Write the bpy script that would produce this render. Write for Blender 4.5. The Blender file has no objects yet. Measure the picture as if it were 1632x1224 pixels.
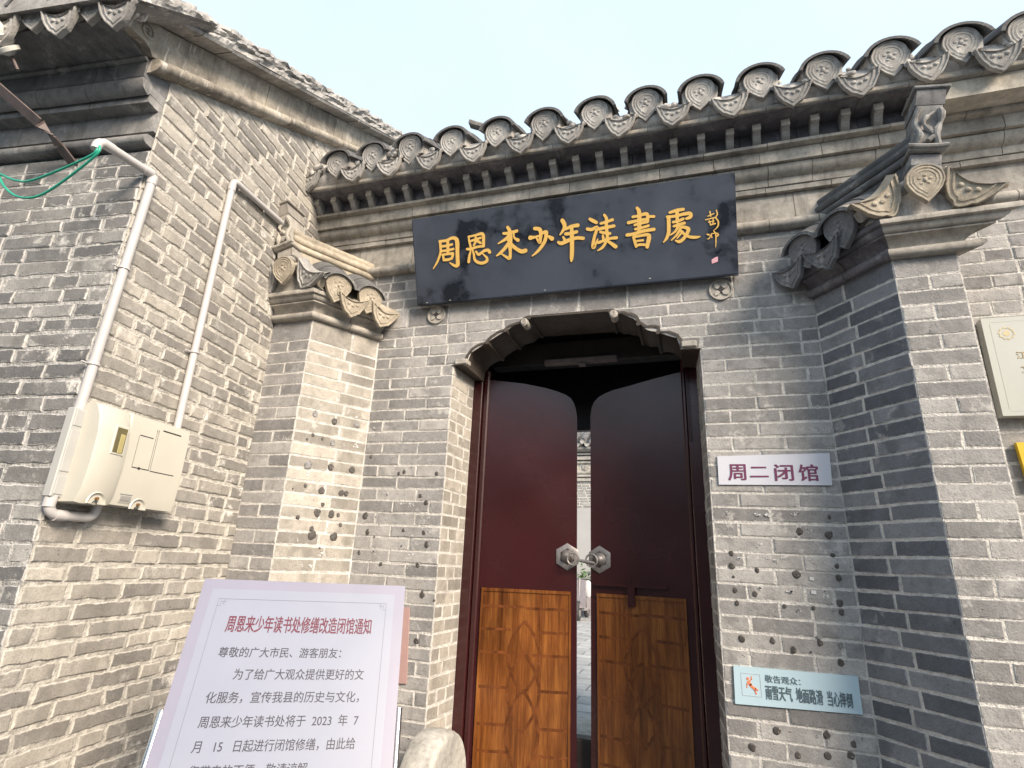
import bpy, math, random
from mathutils import Vector, Matrix, noise as mnoise
R = math.radians
random.seed(7)
scene = bpy.context.scene
COL = scene.collection

# ------------------------------------------------------------------ camera
cam = bpy.data.cameras.new('camera')
cam.sensor_width = 36.0
cam.lens = 19.3315
cam.clip_start = 0.05
cam.clip_end = 500
cam_ob = bpy.data.objects.new('camera', cam)
COL.objects.link(cam_ob)
yaw, pit, roll = -0.328799, 0.315399, 0.042466
fw = Vector((math.sin(yaw) * math.cos(pit), math.cos(yaw) * math.cos(pit), math.sin(pit)))
r0 = Vector((math.cos(yaw), -math.sin(yaw), 0)); u0 = r0.cross(fw)
rt = math.cos(roll) * r0 + math.sin(roll) * u0
up = -math.sin(roll) * r0 + math.cos(roll) * u0
M = Matrix((rt, up, -fw)).transposed().to_4x4()
M.translation = Vector((0.47234, -2.93336, 1.6))
cam_ob.matrix_world = M
scene.camera = cam_ob

# ------------------------------------------------------------------ light
SUN_EL, SUN_AZ = 31.0, 56.0          # azimuth measured from -Y (towards the viewer's side) to +X
w = bpy.data.worlds.new('World'); scene.world = w; w.use_nodes = True
nt = w.node_tree
bg = nt.nodes['Background']
sky = nt.nodes.new('ShaderNodeTexSky')
sky.sky_type = 'NISHITA'; sky.sun_disc = False
sky.sun_elevation = R(SUN_EL)
sky.sun_rotation = R(180 - SUN_AZ)
sky.air_density = 1.0; sky.dust_density = 3.0; sky.ozone_density = 1.5
veil = nt.nodes.new('ShaderNodeMix'); veil.data_type = 'RGBA'        # thin bright high cloud over the blue
veil.inputs[0].default_value = 0.8
veil.inputs[7].default_value = (2.42, 2.86, 3.2, 1)
wtc = nt.nodes.new('ShaderNodeTexCoord'); wno = nt.nodes.new('ShaderNodeTexNoise'); wno.inputs['Scale'].default_value = 2.2; wno.inputs['Detail'].default_value = 6
wmr = nt.nodes.new('ShaderNodeMapRange'); wmr.inputs[1].default_value = .3; wmr.inputs[2].default_value = .7; wmr.inputs[3].default_value = .72; wmr.inputs[4].default_value = .88
nt.links.new(wtc.outputs['Generated'], wno.inputs['Vector']); nt.links.new(wno.outputs[0], wmr.inputs[0]); nt.links.new(wmr.outputs[0], veil.inputs[0])
nt.links.new(sky.outputs[0], veil.inputs[6])
nt.links.new(veil.outputs[2], bg.inputs[0])
bg.inputs[1].default_value = 0.15
sun = bpy.data.lights.new('sun', 'SUN'); sun.energy = 2.55; sun.angle = R(20); sun.color = (1.0, 0.85, 0.69)
sun_ob = bpy.data.objects.new('sun', sun); COL.objects.link(sun_ob)
sd = Vector((math.sin(R(SUN_AZ)) * math.cos(R(SUN_EL)), -math.cos(R(SUN_AZ)) * math.cos(R(SUN_EL)), math.sin(R(SUN_EL))))
sun_ob.rotation_euler = sd.to_track_quat('Z', 'Y').to_euler()
scene.view_settings.view_transform = 'Standard'
scene.view_settings.look = 'None'
scene.view_settings.gamma = 1.0
scene.view_settings.use_curve_mapping = False
scene.view_settings.exposure = 1.42

# ------------------------------------------------------------------ materials
class NT:
    def __init__(s, name):
        s.m = bpy.data.materials.new(name); s.m.use_nodes = True
        s.t = s.m.node_tree; s.b = s.t.nodes['Principled BSDF']
    def n(s, typ, **kw):
        nd = s.t.nodes.new(typ)
        for k, v in kw.items():
            if k.startswith('i_'):
                nd.inputs[int(k[2:])].default_value = v
            else: setattr(nd, k, v)
        return nd
    def l(s, a, b): s.t.links.new(a, b)
    def pos(s):
        if not hasattr(s, '_p'): s._p = s.n('ShaderNodeTexCoord').outputs['Object']
        return s._p
    def noise(s, scale, detail=4, rough=.55, vec=None, out=0):
        nd = s.n('ShaderNodeTexNoise'); nd.inputs['Scale'].default_value = scale
        nd.inputs['Detail'].default_value = detail; nd.inputs['Roughness'].default_value = rough
        s.l(vec or s.pos(), nd.inputs['Vector']); return nd.outputs[out]
    def ramp(s, src, stops, interp='LINEAR'):
        nd = s.n('ShaderNodeValToRGB'); cr = nd.color_ramp; cr.interpolation = interp
        while len(cr.elements) < len(stops): cr.elements.new(.5)
        for e, (p, c) in zip(cr.elements, stops):
            e.position = p; e.color = (*c, 1) if isinstance(c, tuple) else (c, c, c, 1)
        s.l(src, nd.inputs[0]); return nd.outputs[0]
    def mix(s, fac, a, b, mode='MIX'):
        nd = s.n('ShaderNodeMix', data_type='RGBA', blend_type=mode)
        for i, v in ((0, fac), (6, a), (7, b)):
            sock = nd.inputs[i]
            if isinstance(v, (int, float)): sock.default_value = v if i == 0 else (v, v, v, 1)
            elif isinstance(v, tuple): sock.default_value = (*v, 1)
            else: s.l(v, sock)
        return nd.outputs[2]
    def math(s, op, a, b=0.0, c=0.0, clamp=False):
        nd = s.n('ShaderNodeMath', operation=op, use_clamp=clamp)
        for i, v in enumerate((a, b, c)):
            if isinstance(v, (int, float)): nd.inputs[i].default_value = v
            else: s.l(v, nd.inputs[i])
        return nd.outputs[0]
    def attr(s):
        a = s.n('ShaderNodeAttribute', attribute_name='bk'); sp = s.n('ShaderNodeSeparateColor')
        s.l(a.outputs['Color'], sp.inputs[0]); return sp.outputs
    def bump(s, h, strength=.5, dist=.004):
        nd = s.n('ShaderNodeBump'); nd.inputs['Strength'].default_value = strength
        nd.inputs['Distance'].default_value = dist; s.l(h, nd.inputs['Height']); s.l(nd.outputs[0], s.b.inputs['Normal'])
    def base(s, v):
        if isinstance(v, tuple): s.b.inputs['Base Color'].default_value = (*v, 1)
        else: s.l(v, s.b.inputs['Base Color'])
    def rough(s, v):
        if isinstance(v, (int, float)): s.b.inputs['Roughness'].default_value = v
        else: s.l(v, s.b.inputs['Roughness'])

def brick_mat(name, dark, mid, light, mortar, white=.5, smear=(.18, .42), grime=.0, orange=True):
    k = NT(name); a = k.attr()
    stops = [(0, dark), (.18, tuple((d + m) / 2 for d, m in zip(dark, mid))), (.45, mid), (.8, light), (.95, tuple(c * 1.12 for c in light))]
    if orange: stops.append((1.0, (.36, .235, .145)))
    base = k.ramp(a[0], stops)
    n1 = k.noise(5, 5, .6); n2 = k.noise(26, 6, .65); n3 = k.noise(140, 4, .6); n4 = k.noise(1.1, 3, .5)
    c = k.mix(1.0, base, k.ramp(n1, [(.25, .76), (.5, 1.0), (.75, 1.18)]), 'MULTIPLY')
    c = k.mix(1.0, c, k.ramp(n2, [(.3, .84), (.5, 1.0), (.7, 1.12)]), 'MULTIPLY')
    c = k.mix(1.0, c, k.ramp(n3, [(.3, .86), (.6, 1.08)]), 'MULTIPLY')
    # soft dark stain inside single bricks, different for each
    st = k.math('MULTIPLY', k.ramp(k.noise(11, 2, .4), [(.5, .0), (.62, 1.0)]), k.ramp(a[1], [(.55, 0.0), (.75, .55)]))
    c = k.mix(st, c, tuple(x * .62 for x in mid))
    if grime:
        c = k.mix(k.math('MULTIPLY', k.ramp(n4, [(.42, 0.0), (.62, 1.0)]), grime), c, (.075, .075, .078))
    # rain and soot streaks running down the wall, paler washed runs between them
    mp = k.n('ShaderNodeMapping'); mp.inputs['Scale'].default_value = (2.6, 2.6, .42); k.l(k.pos(), mp.inputs[0])
    n6 = k.noise(1.5, 5, .62, vec=mp.outputs[0])
    c = k.mix(k.ramp(n6, [(.52, 0.0), (.70, .5)]), c, tuple(x * .5 for x in mid))
    c = k.mix(k.ramp(n6, [(.28, .30), (.42, 0.0)]), c, tuple(min(.5, x * 1.45) for x in mid))
    # lime smeared over the arrises
    n5 = k.noise(38, 5, .7)
    e = k.math('ADD', a[2], k.math('MULTIPLY', k.math('SUBTRACT', n5, .5), 1.5))
    sm = k.math('SUBTRACT', 1.0, k.ramp(e, [(smear[0], 0.0), (smear[1], 1.0)]))
    mcol = k.mix(k.ramp(k.noise(17, 4), [(.35, 0.0), (.65, 1.0)]), mortar, tuple(x * .72 for x in mortar))
    c = k.mix(sm, c, mcol)
    # efflorescence
    wf = k.math('MULTIPLY', k.ramp(k.noise(9, 7, .72), [(.555, 0.0), (.645, 1.0)]), k.ramp(k.noise(1.7, 2), [(.42, 0.0), (.6, 1.0)]))
    c = k.mix(k.math('MULTIPLY', wf, white), c, (.62, .6, .56))
    # pin holes
    c = k.mix(k.math('MULTIPLY', k.ramp(k.noise(75, 2, .5), [(.70, 0.0), (.74, 1.0)]), .7), c, (.06, .055, .05))
    k.base(c); k.rough(.92); k.b.inputs['Specular IOR Level'].default_value = .25
    h = k.math('ADD', k.math('MULTIPLY', n2, .7), k.math('MULTIPLY', n3, .45))
    h = k.math('ADD', h, k.math('MULTIPLY', sm, .25))
    k.bump(h, .8, .006)
    return k.m

def mortar_mat(name, col, dark=.5):
    k = NT(name)
    n = k.noise(30, 6, .7); n2 = k.noise(6, 4)
    c = k.mix(k.ramp(n, [(.32, 0.0), (.6, 1.0)]), tuple(x * dark for x in col), col)
    c = k.mix(k.ramp(n2, [(.52, 0.0), (.75, .75)]), c, tuple(x * dark * .75 for x in col))
    k.base(c); k.rough(.95); k.b.inputs['Specular IOR Level'].default_value = .2
    k.bump(k.math('ADD', n, k.noise(90, 4)), 1.0, .008)
    return k.m

def stone_mat(name, cols, white=.3, scale=1.0, rough=.88, dirt=.5, bump=.5, tint=True, streak=.0):
    k = NT(name); a = k.attr()
    n1 = k.noise(4 * scale, 5, .6); n2 = k.noise(24 * scale, 6, .65); n3 = k.noise(120 * scale, 4, .6)
    c = k.ramp(a[0], [(0, cols[0]), (.5, cols[1]), (1, cols[2])])
    c = k.mix(1.0, c, k.ramp(n1, [(.28, .62), (.5, .96), (.72, 1.25)]), 'MULTIPLY')
    c = k.mix(1.0, c, k.ramp(n2, [(.3, .74), (.5, 1.0), (.7, 1.18)]), 'MULTIPLY')
    c = k.mix(1.0, c, k.ramp(n3, [(.3, .88), (.65, 1.08)]), 'MULTIPLY')
    mp = k.n('ShaderNodeMapping'); mp.inputs['Scale'].default_value = (9, 9, 1.3); k.l(k.pos(), mp.inputs[0])
    ns = k.noise(2.2, 5, .6, vec=mp.outputs[0])
    if dirt: c = k.mix(k.math('MULTIPLY', k.ramp(ns, [(.52, 0.0), (.68, 1.0)]), dirt), c, tuple(x * .42 for x in cols[0]))
    if white: c = k.mix(k.math('MULTIPLY', k.ramp(k.noise(8 * scale, 7, .75), [(.56, 0.0), (.68, 1.0)]), white), c, (.6, .58, .54))
    if streak: c = k.mix(k.math('MULTIPLY', k.ramp(k.noise(3.1, 5, .7, vec=mp.outputs[0]), [(.58, 0.0), (.66, 1.0)]), streak), c, (.66, .63, .58))
    k.base(c); k.rough(rough); k.b.inputs['Specular IOR Level'].default_value = .3
    k.bump(k.math('ADD', k.math('MULTIPLY', n2, .8), k.math('MULTIPLY', n3, .4)), bump, .005)
    return k.m

def plain_mat(name, col, rough=.5, var=.12, scale=12, metal=0.0, spec=.5, bump=0.0, coat=0.0, grime=None):
    k = NT(name); n = k.noise(scale, 5, .6)
    c = k.mix(k.ramp(n, [(.3, 0.0), (.7, 1.0)]), tuple(x * (1 - var) for x in col), tuple(min(1, x * (1 + var)) for x in col))
    if grime: c = k.mix(k.math('MULTIPLY', k.ramp(k.noise(scale * .6, 6, .7), [(.55, 0.0), (.75, 1.0)]), grime[0]), c, grime[1])
    k.base(c); k.rough(k.ramp(k.noise(scale * 1.7, 4), [(.3, rough * .85), (.7, min(1, rough * 1.15))]))
    k.b.inputs['Metallic'].default_value = metal; k.b.inputs['Specular IOR Level'].default_value = spec
    k.b.inputs['Coat Weight'].default_value = coat; k.b.inputs['Coat Roughness'].default_value = .12
    if bump: k.bump(n, bump, .003)
    return k.m

MORT = (.60, .575, .53)
m_brick = brick_mat('grey_brick', (.215, .210, .207), (.292, .284, .278), (.362, .350, .336), (.62, .60, .565), .6, (.18, .44), grime=.16, orange=False)
m_brick_old = brick_mat('old_brick', (.20, .192, .182), (.305, .288, .262), (.395, .37, .327), (.55, .525, .475), .9, (.32, .60), grime=.22)
m_brick_tan = brick_mat('tan_brick', (.225, .212, .193), (.312, .292, .258), (.378, .352, .31), (.60, .58, .54), .55, (.20, .46), grime=.1, orange=False)
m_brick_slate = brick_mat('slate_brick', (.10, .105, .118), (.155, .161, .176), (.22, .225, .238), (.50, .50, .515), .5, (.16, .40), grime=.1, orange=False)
m_brick_dark = brick_mat('weathered_brick', (.115, .116, .12), (.215, .212, .208), (.285, .28, .268), (.56, .55, .53), 1.0, (.26, .52), grime=.45)
m_mortar = mortar_mat('lime_mortar', (.63, .61, .575), .62)
m_mortar_old = mortar_mat('old_lime_mortar', (.56, .535, .485), .5)
m_mortar_dark = mortar_mat('dirty_mortar', (.5, .49, .47), .35)
m_trim = stone_mat('cornice_brick', ((.285, .265, .24), (.385, .36, .32), (.45, .42, .37)), .25, 1.0, dirt=.45)
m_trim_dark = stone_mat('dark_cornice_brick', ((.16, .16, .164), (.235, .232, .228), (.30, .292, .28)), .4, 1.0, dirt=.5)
m_tile = stone_mat('roof_tile', ((.25, .243, .235), (.34, .33, .315), (.42, .405, .38)), .55, 1.2, dirt=.35, bump=.7)
m_tile_shaded = stone_mat('shaded_roof_tile', ((.13, .132, .14), (.18, .182, .19), (.23, .23, .238)), .4, 1.2, dirt=.35, bump=.7)  # roof tile darkened to imitate the shade on the splayed side
m_tile_dark = stone_mat('dark_roof_tile', ((.085, .085, .088), (.13, .13, .132), (.19, .187, .18)), .35, 1.2, dirt=.3, bump=.7)
m_tile_tan = stone_mat('tan_tile', ((.32, .28, .22), (.38, .335, .265), (.43, .38, .305)), .2, 1.4, dirt=.25, bump=.6)
m_soot_shade = stone_mat('soot_and_shade_brick', ((.115, .111, .125), (.145, .14, .155), (.18, .172, .185)), .25, 1.0, dirt=.4)  # soot and eave shade both mixed into the brick colour
m_bed = stone_mat('lime_bedding', ((.42, .405, .39), (.50, .48, .455), (.57, .55, .52)), .7, 1.3, dirt=.7, bump=1.0)
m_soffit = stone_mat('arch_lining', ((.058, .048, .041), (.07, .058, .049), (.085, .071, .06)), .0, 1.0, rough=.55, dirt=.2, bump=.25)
m_glue = plain_mat('old_glue', (.075, .068, .062), .35, .4, 60, bump=.4)
m_glue_shiny = plain_mat('shiny_glue', (.22, .215, .21), .12, .5, 60, bump=.6)
m_lime = plain_mat('white_scraps', (.56, .555, .55), .8, .1, 60, bump=.5)
m_white = plain_mat('white_sign', (.56, .57, .63), .35, .03, 5)
m_paleblue = plain_mat('pale_blue_sign', (.44, .58, .65), .32, .03, 5)
m_gold = plain_mat('gold_paint', (.80, .50, .13), .42, .08, 90, metal=.0, spec=.6)
m_maroonline = plain_mat('maroon_edge', (.06, .012, .01), .5, .1)
m_purple = plain_mat('purple_letter', (.15, .03, .085), .5, .1)
m_crimson = plain_mat('crimson_letter', (.105, .010, .032), .5, .1)
m_ink = plain_mat('dark_ink', (.03, .03, .048), .5, .1)
m_slate = plain_mat('slate_ink', (.09, .13, .15), .5, .1)
m_orange = plain_mat('orange_print', (.75, .22, .10), .5, .1)
m_line = plain_mat('grey_line', (.42, .45, .48), .5, .1)
m_pvc = plain_mat('white_pvc', (.47, .455, .45), .38, .06, 9, grime=(.35, (.34, .31, .27)))
m_box = plain_mat('cream_plastic', (.50, .485, .425), .36, .04, 6, grime=(.22, (.5, .44, .33)))
m_boxgrey = plain_mat('grey_plastic', (.38, .38, .365), .45, .06, 8)
m_dark = plain_mat('dark_gap', (.03, .028, .026), .7, .2)
m_steel = plain_mat('stainless_steel', (.62, .60, .58), .18, .05, 30, metal=1.0)
m_iron = plain_mat('grey_iron', (.24, .225, .22), .5, .2, 40, metal=.55, bump=.2)
m_bracket = plain_mat('painted_iron', (.13, .10, .095), .55, .25, 20, bump=.3)
m_green = plain_mat('green_cable', (.02, .33, .22), .4, .1)
m_blackcable = plain_mat('dark_cable', (.06, .075, .07), .45, .1)
m_porcelain = plain_mat('porcelain', (.66, .66, .62), .25, .06)
m_stone = stone_mat('pale_stone', ((.36, .35, .32), (.40, .39, .36), (.44, .43, .395)), .2, 2.0, dirt=.12, bump=.35)
m_tablet = plain_mat('pale_marble', (.47, .48, .44), .25, .06, 3)
m_yellow = plain_mat('yellow_sign', (.62, .42, .02), .4, .05)
m_pink = plain_mat('pink_paper', (.42, .27, .25), .6, .06)
m_pinkseal = plain_mat('pink_seal', (.78, .42, .48), .5, .1)
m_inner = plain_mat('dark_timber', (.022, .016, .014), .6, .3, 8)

def plaque_mat():
    k = NT('black_lacquer')
    n = k.noise(2.6, 4, .55); n2 = k.noise(7, 4, .6)
    f = k.ramp(k.math('ADD', k.math('MULTIPLY', n, .7), k.math('MULTIPLY', n2, .3)), [(.42, 0.0), (.48, .7), (.62, 1.0)])
    k.base(k.mix(f, (.012, .015, .022), (.060, .072, .100)))       # dust film with wiped patches
    k.rough(k.ramp(f, [(0, .25), (1, .5)])); k.b.inputs['Specular IOR Level'].default_value = .45
    return k.m
m_plaque = plaque_mat()

def lacquer_mat():
    k = NT('maroon_lacquer'); n = k.noise(2.2, 4, .5)
    k.base(k.mix(k.ramp(n, [(.3, 0.0), (.7, 1.0)]), (.028, .0055, .0062), (.044, .0092, .0098)))
    k.rough(k.ramp(k.noise(3, 3), [(.3, .20), (.7, .30)])); k.b.inputs['Specular IOR Level'].default_value = .55
    k.bump(k.noise(9, 3), .10, .004)
    return k.m
m_lacquer = lacquer_mat()

def woodpanel_mat():
    k = NT('varnished_wood')
    mp = k.n('ShaderNodeMapping'); mp.inputs['Scale'].default_value = (14, 14, 1.0); k.l(k.pos(), mp.inputs[0])
    n = k.noise(2.0, 6, .62, vec=mp.outputs[0]); n2 = k.noise(9, 4, .6, vec=mp.outputs[0]); n3 = k.noise(2.1, 3)
    c = k.ramp(n, [(.30, (.088, .026, .006)), (.50, (.185, .062, .014)), (.70, (.30, .115, .026))])
    c = k.mix(1.0, c, k.ramp(n2, [(.35, .78), (.65, 1.15)]), 'MULTIPLY')
    c = k.mix(1.0, c, k.ramp(n3, [(.3, .62), (.65, 1.12)]), 'MULTIPLY')
    k.base(c); k.rough(.22); k.b.inputs['Coat Weight'].default_value = .25; k.b.inputs['Coat Roughness'].default_value = .15
    k.bump(n2, .18, .004)
    return k.m
m_wood = woodpanel_mat()
m_woodline = plain_mat('dark_wood_inlay', (.125, .040, .011), .25, .5, 16)

def paving_mat():
    k = NT('stone_paving')
    br = k.n('ShaderNodeTexBrick'); br.inputs['Scale'].default_value = 1.0
    br.inputs['Brick Width'].default_value = .55; br.inputs['Row Height'].default_value = .32; br.inputs['Mortar Size'].default_value = .012
    br.inputs['Color1'].default_value = (.30, .30, .30, 1); br.inputs['Color2'].default_value = (.40, .40, .39, 1); br.inputs['Mortar'].default_value = (.16, .16, .16, 1)
    k.l(k.pos(), br.inputs[0])
    c = k.mix(1.0, br.outputs[0], k.ramp(k.noise(3, 5), [(.3, .75), (.7, 1.15)]), 'MULTIPLY')
    k.base(c); k.rough(.8); k.bump(k.math('ADD', k.noise(25, 5), k.math('MULTIPLY', br.outputs[1], -1.2)), .7, .01)
    return k.m
m_paving = paving_mat()
m_ground = plain_mat('lane_paving', (.075, .078, .085), .8, .2, 2)
m_stucco = stone_mat('pale_render', ((.44, .405, .34), (.50, .46, .39), (.54, .50, .43)), .3, 1.0, dirt=.25, bump=.5)
m_plaster = plain_mat('white_plaster', (.36, .355, .35), .9, .06, 1.5, bump=.2, grime=(.3, (.4, .39, .37)))
m_leaf = plain_mat('leaf', (.07, .15, .03), .5, .4, 14)
m_red = plain_mat('red_plastic', (.75, .10, .05), .4, .1)
m_scooter = plain_mat('grey_paint', (.22, .20, .21), .35, .15)
m_rubber = plain_mat('black_rubber', (.03, .03, .032), .7, .2)

# ------------------------------------------------------------------ mesh helpers
ORG = {}
class MB:
    """collects shapes and links them as one mesh object"""
    def __init__(s): s.v = []; s.f = []; s.m = []; s.c = []
    def add(s, vs, fs, mat=0, col=None, cols=None):
        o = len(s.v); s.v += [tuple(x) for x in vs]
        s.f += [tuple(i + o for i in f) for f in fs]; s.m += [mat] * len(fs)
        if cols: s.c += cols
        else:
            col = col or (random.random(), random.random(), 1.0)
            s.c += [col] * len(vs)
    def box(s, a, b, mat=0, col=None, mtx=None, bev=0.0):
        x0, y0, z0 = a; x1, y1, z1 = b
        if bev:
            d = bev; vs = []; 
            for (x, sx) in ((x0, 1), (x1, -1)):
                for (y, sy) in ((y0, 1), (y1, -1)):
                    for (z, sz) in ((z0, 1), (z1, -1)):
                        vs += [(x, y + sy * d, z + sz * d), (x + sx * d, y, z + sz * d), (x + sx * d, y + sy * d, z)]
            def i(a, b, c, k): return (a * 4 + b * 2 + c) * 3 + k
            fs = []
            fs.append([i(0,0,0,0), i(0,0,1,0), i(0,1,1,0), i(0,1,0,0)]); fs.append([i(1,0,0,0), i(1,1,0,0), i(1,1,1,0), i(1,0,1,0)])
            fs.append([i(0,0,0,1), i(1,0,0,1), i(1,0,1,1), i(0,0,1,1)]); fs.append([i(0,1,0,1), i(0,1,1,1), i(1,1,1,1), i(1,1,0,1)])
            fs.append([i(0,0,0,2), i(0,1,0,2), i(1,1,0,2), i(1,0,0,2)]); fs.append([i(0,0,1,2), i(1,0,1,2), i(1,1,1,2), i(0,1,1,2)])
            for p in (0, 1):
                for q in (0, 1):
                    fs.append([i(0,p,q,1), i(1,p,q,1), i(1,p,q,2), i(0,p,q,2)])
                    fs.append([i(p,0,q,0), i(p,1,q,0), i(p,1,q,2), i(p,0,q,2)])
                    fs.append([i(p,q,0,0), i(p,q,1,0), i(p,q,1,1), i(p,q,0,1)])
                    for r_ in (0, 1): fs.append([i(p,q,r_,0), i(p,q,r_,1), i(p,q,r_,2)])
        else:
            vs = [(x0,y0,z0),(x1,y0,z0),(x1,y1,z0),(x0,y1,z0),(x0,y0,z1),(x1,y0,z1),(x1,y1,z1),(x0,y1,z1)]
            fs = [(0,3,2,1),(4,5,6,7),(0,1,5,4),(1,2,6,5),(2,3,7,6),(3,0,4,7)]
        if mtx: vs = [mtx @ Vector(v) for v in vs]
        s.add(vs, fs, mat, col)
    def tube(s, pts, r, n=10, mat=0, col=None, caps=True):
        pts = [Vector(p) for p in pts]; rs = r if isinstance(r, (list, tuple)) else [r] * len(pts)
        vs = []; fs = []; ref = None
        for i, p in enumerate(pts):
            d = (pts[min(i + 1, len(pts) - 1)] - pts[max(i - 1, 0)]).normalized()
            if ref is None:
                ref = Vector((0, 0, 1)) if abs(d.z) < .9 else Vector((1, 0, 0))
            x = (ref - d * ref.dot(d)).normalized(); y = d.cross(x); ref = x
            for k in range(n):
                a = 2 * math.pi * k / n; vs.append(p + (x * math.cos(a) + y * math.sin(a)) * rs[i])
        for i in range(len(pts) - 1):
            for k in range(n):
                fs.append((i*n+k, i*n+(k+1)%n, (i+1)*n+(k+1)%n, (i+1)*n+k))
        if caps:
            fs.append(tuple(range(n - 1, -1, -1))); fs.append(tuple((len(pts)-1)*n+k for k in range(n)))
        s.add(vs, fs, mat, col)
    def prism(s, poly, to3, d0, d1, mat=0, col=None):
        """poly in 2-D, to3(u,v,d) -> point; solid between depths d0 and d1"""
        n = len(poly); vs = [to3(u, v, d0) for u, v in poly] + [to3(u, v, d1) for u, v in poly]
        fs = [tuple(range(n)), tuple(range(2*n-1, n-1, -1))] + [(i, n+i, n+(i+1)%n, (i+1)%n) for i in range(n)]
        s.add(vs, fs, mat, col)
    def sphere(s, c, r, mat=0, nu=12, nv=8, col=None, jit=0.0):
        rr = r if isinstance(r, (tuple, list)) else (r, r, r); vs = []; fs = []
        for j in range(nv + 1):
            t = math.pi * j / nv
            for i in range(nu):
                a = 2 * math.pi * i / nu; q = 1 + random.uniform(-jit, jit)
                vs.append((c[0] + rr[0]*math.sin(t)*math.cos(a)*q, c[1] + rr[1]*math.sin(t)*math.sin(a)*q, c[2] + rr[2]*math.cos(t)*q))
        for j in range(nv):
            for i in range(nu): fs.append((j*nu+i, (j+1)*nu+i, (j+1)*nu+(i+1)%nu, j*nu+(i+1)%nu))
        s.add(vs, fs, mat, col)
    def mesh(s, name, mats, smooth=None, off=(0, 0, 0)):
        me = bpy.data.meshes.new(name); o = Vector(off)
        me.from_pydata([Vector(v) - o for v in s.v], [], s.f)
        for m in mats: me.materials.append(m)
        if len(mats) > 1: me.polygons.foreach_set('material_index', s.m)
        ca = me.color_attributes.new('bk', 'FLOAT_COLOR', 'POINT')
        ca.data.foreach_set('color', [x for c in s.c for x in (c[0], c[1], c[2], 1.0)])
        if smooth is not None:
            me.polygons.foreach_set('use_smooth', [True] * len(me.polygons)); me.update()
            me.set_sharp_from_angle(angle=R(smooth))
        me.update(); return me
    def build(s, name, mats, parent=None, smooth=None, org=None):
        if not isinstance(mats, (list, tuple)): mats = [mats]
        if parent is not None: org = ORG[parent.name]
        elif org is None: org = Vector(s.v[0]) if False else Vector((0, 0, 0))
        org = Vector(org)
        ob = bpy.data.objects.new(name, s.mesh(name, mats, smooth, org)); COL.objects.link(ob)
        if parent is not None: ob.parent = parent
        else: ob.location = org
        ORG[ob.name] = org
        return ob

def thing(name, label, cat, loc=(0, 0, 0), group=None):
    o = bpy.data.objects.new(name, None); COL.objects.link(o); o.location = loc; o.empty_display_size = .1
    ORG[o.name] = Vector(loc); tag(o, label, cat, group); return o
def tag(o, label=None, cat=None, group=None, kind=None):
    if label: o['label'] = label
    if cat: o['category'] = cat
    if group: o['group'] = group
    if kind: o['kind'] = kind
    return o
def inst(mesh, name, parent, mtx):
    """a part that shares its mesh with others, placed by a world matrix without any bpy.ops"""
    ob = bpy.data.objects.new(name, mesh); COL.objects.link(ob); ob.parent = parent
    ob.matrix_basis = Matrix.Translation(-ORG[parent.name]) @ mtx
    ORG[ob.name] = ORG[parent.name]
    return ob
def frame(o, x, y, z):
    m = Matrix((Vector(x), Vector(y), Vector(z))).transposed().to_4x4(); m.translation = Vector(o); return m
ZAX = Vector((0, 0, 1))

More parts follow.
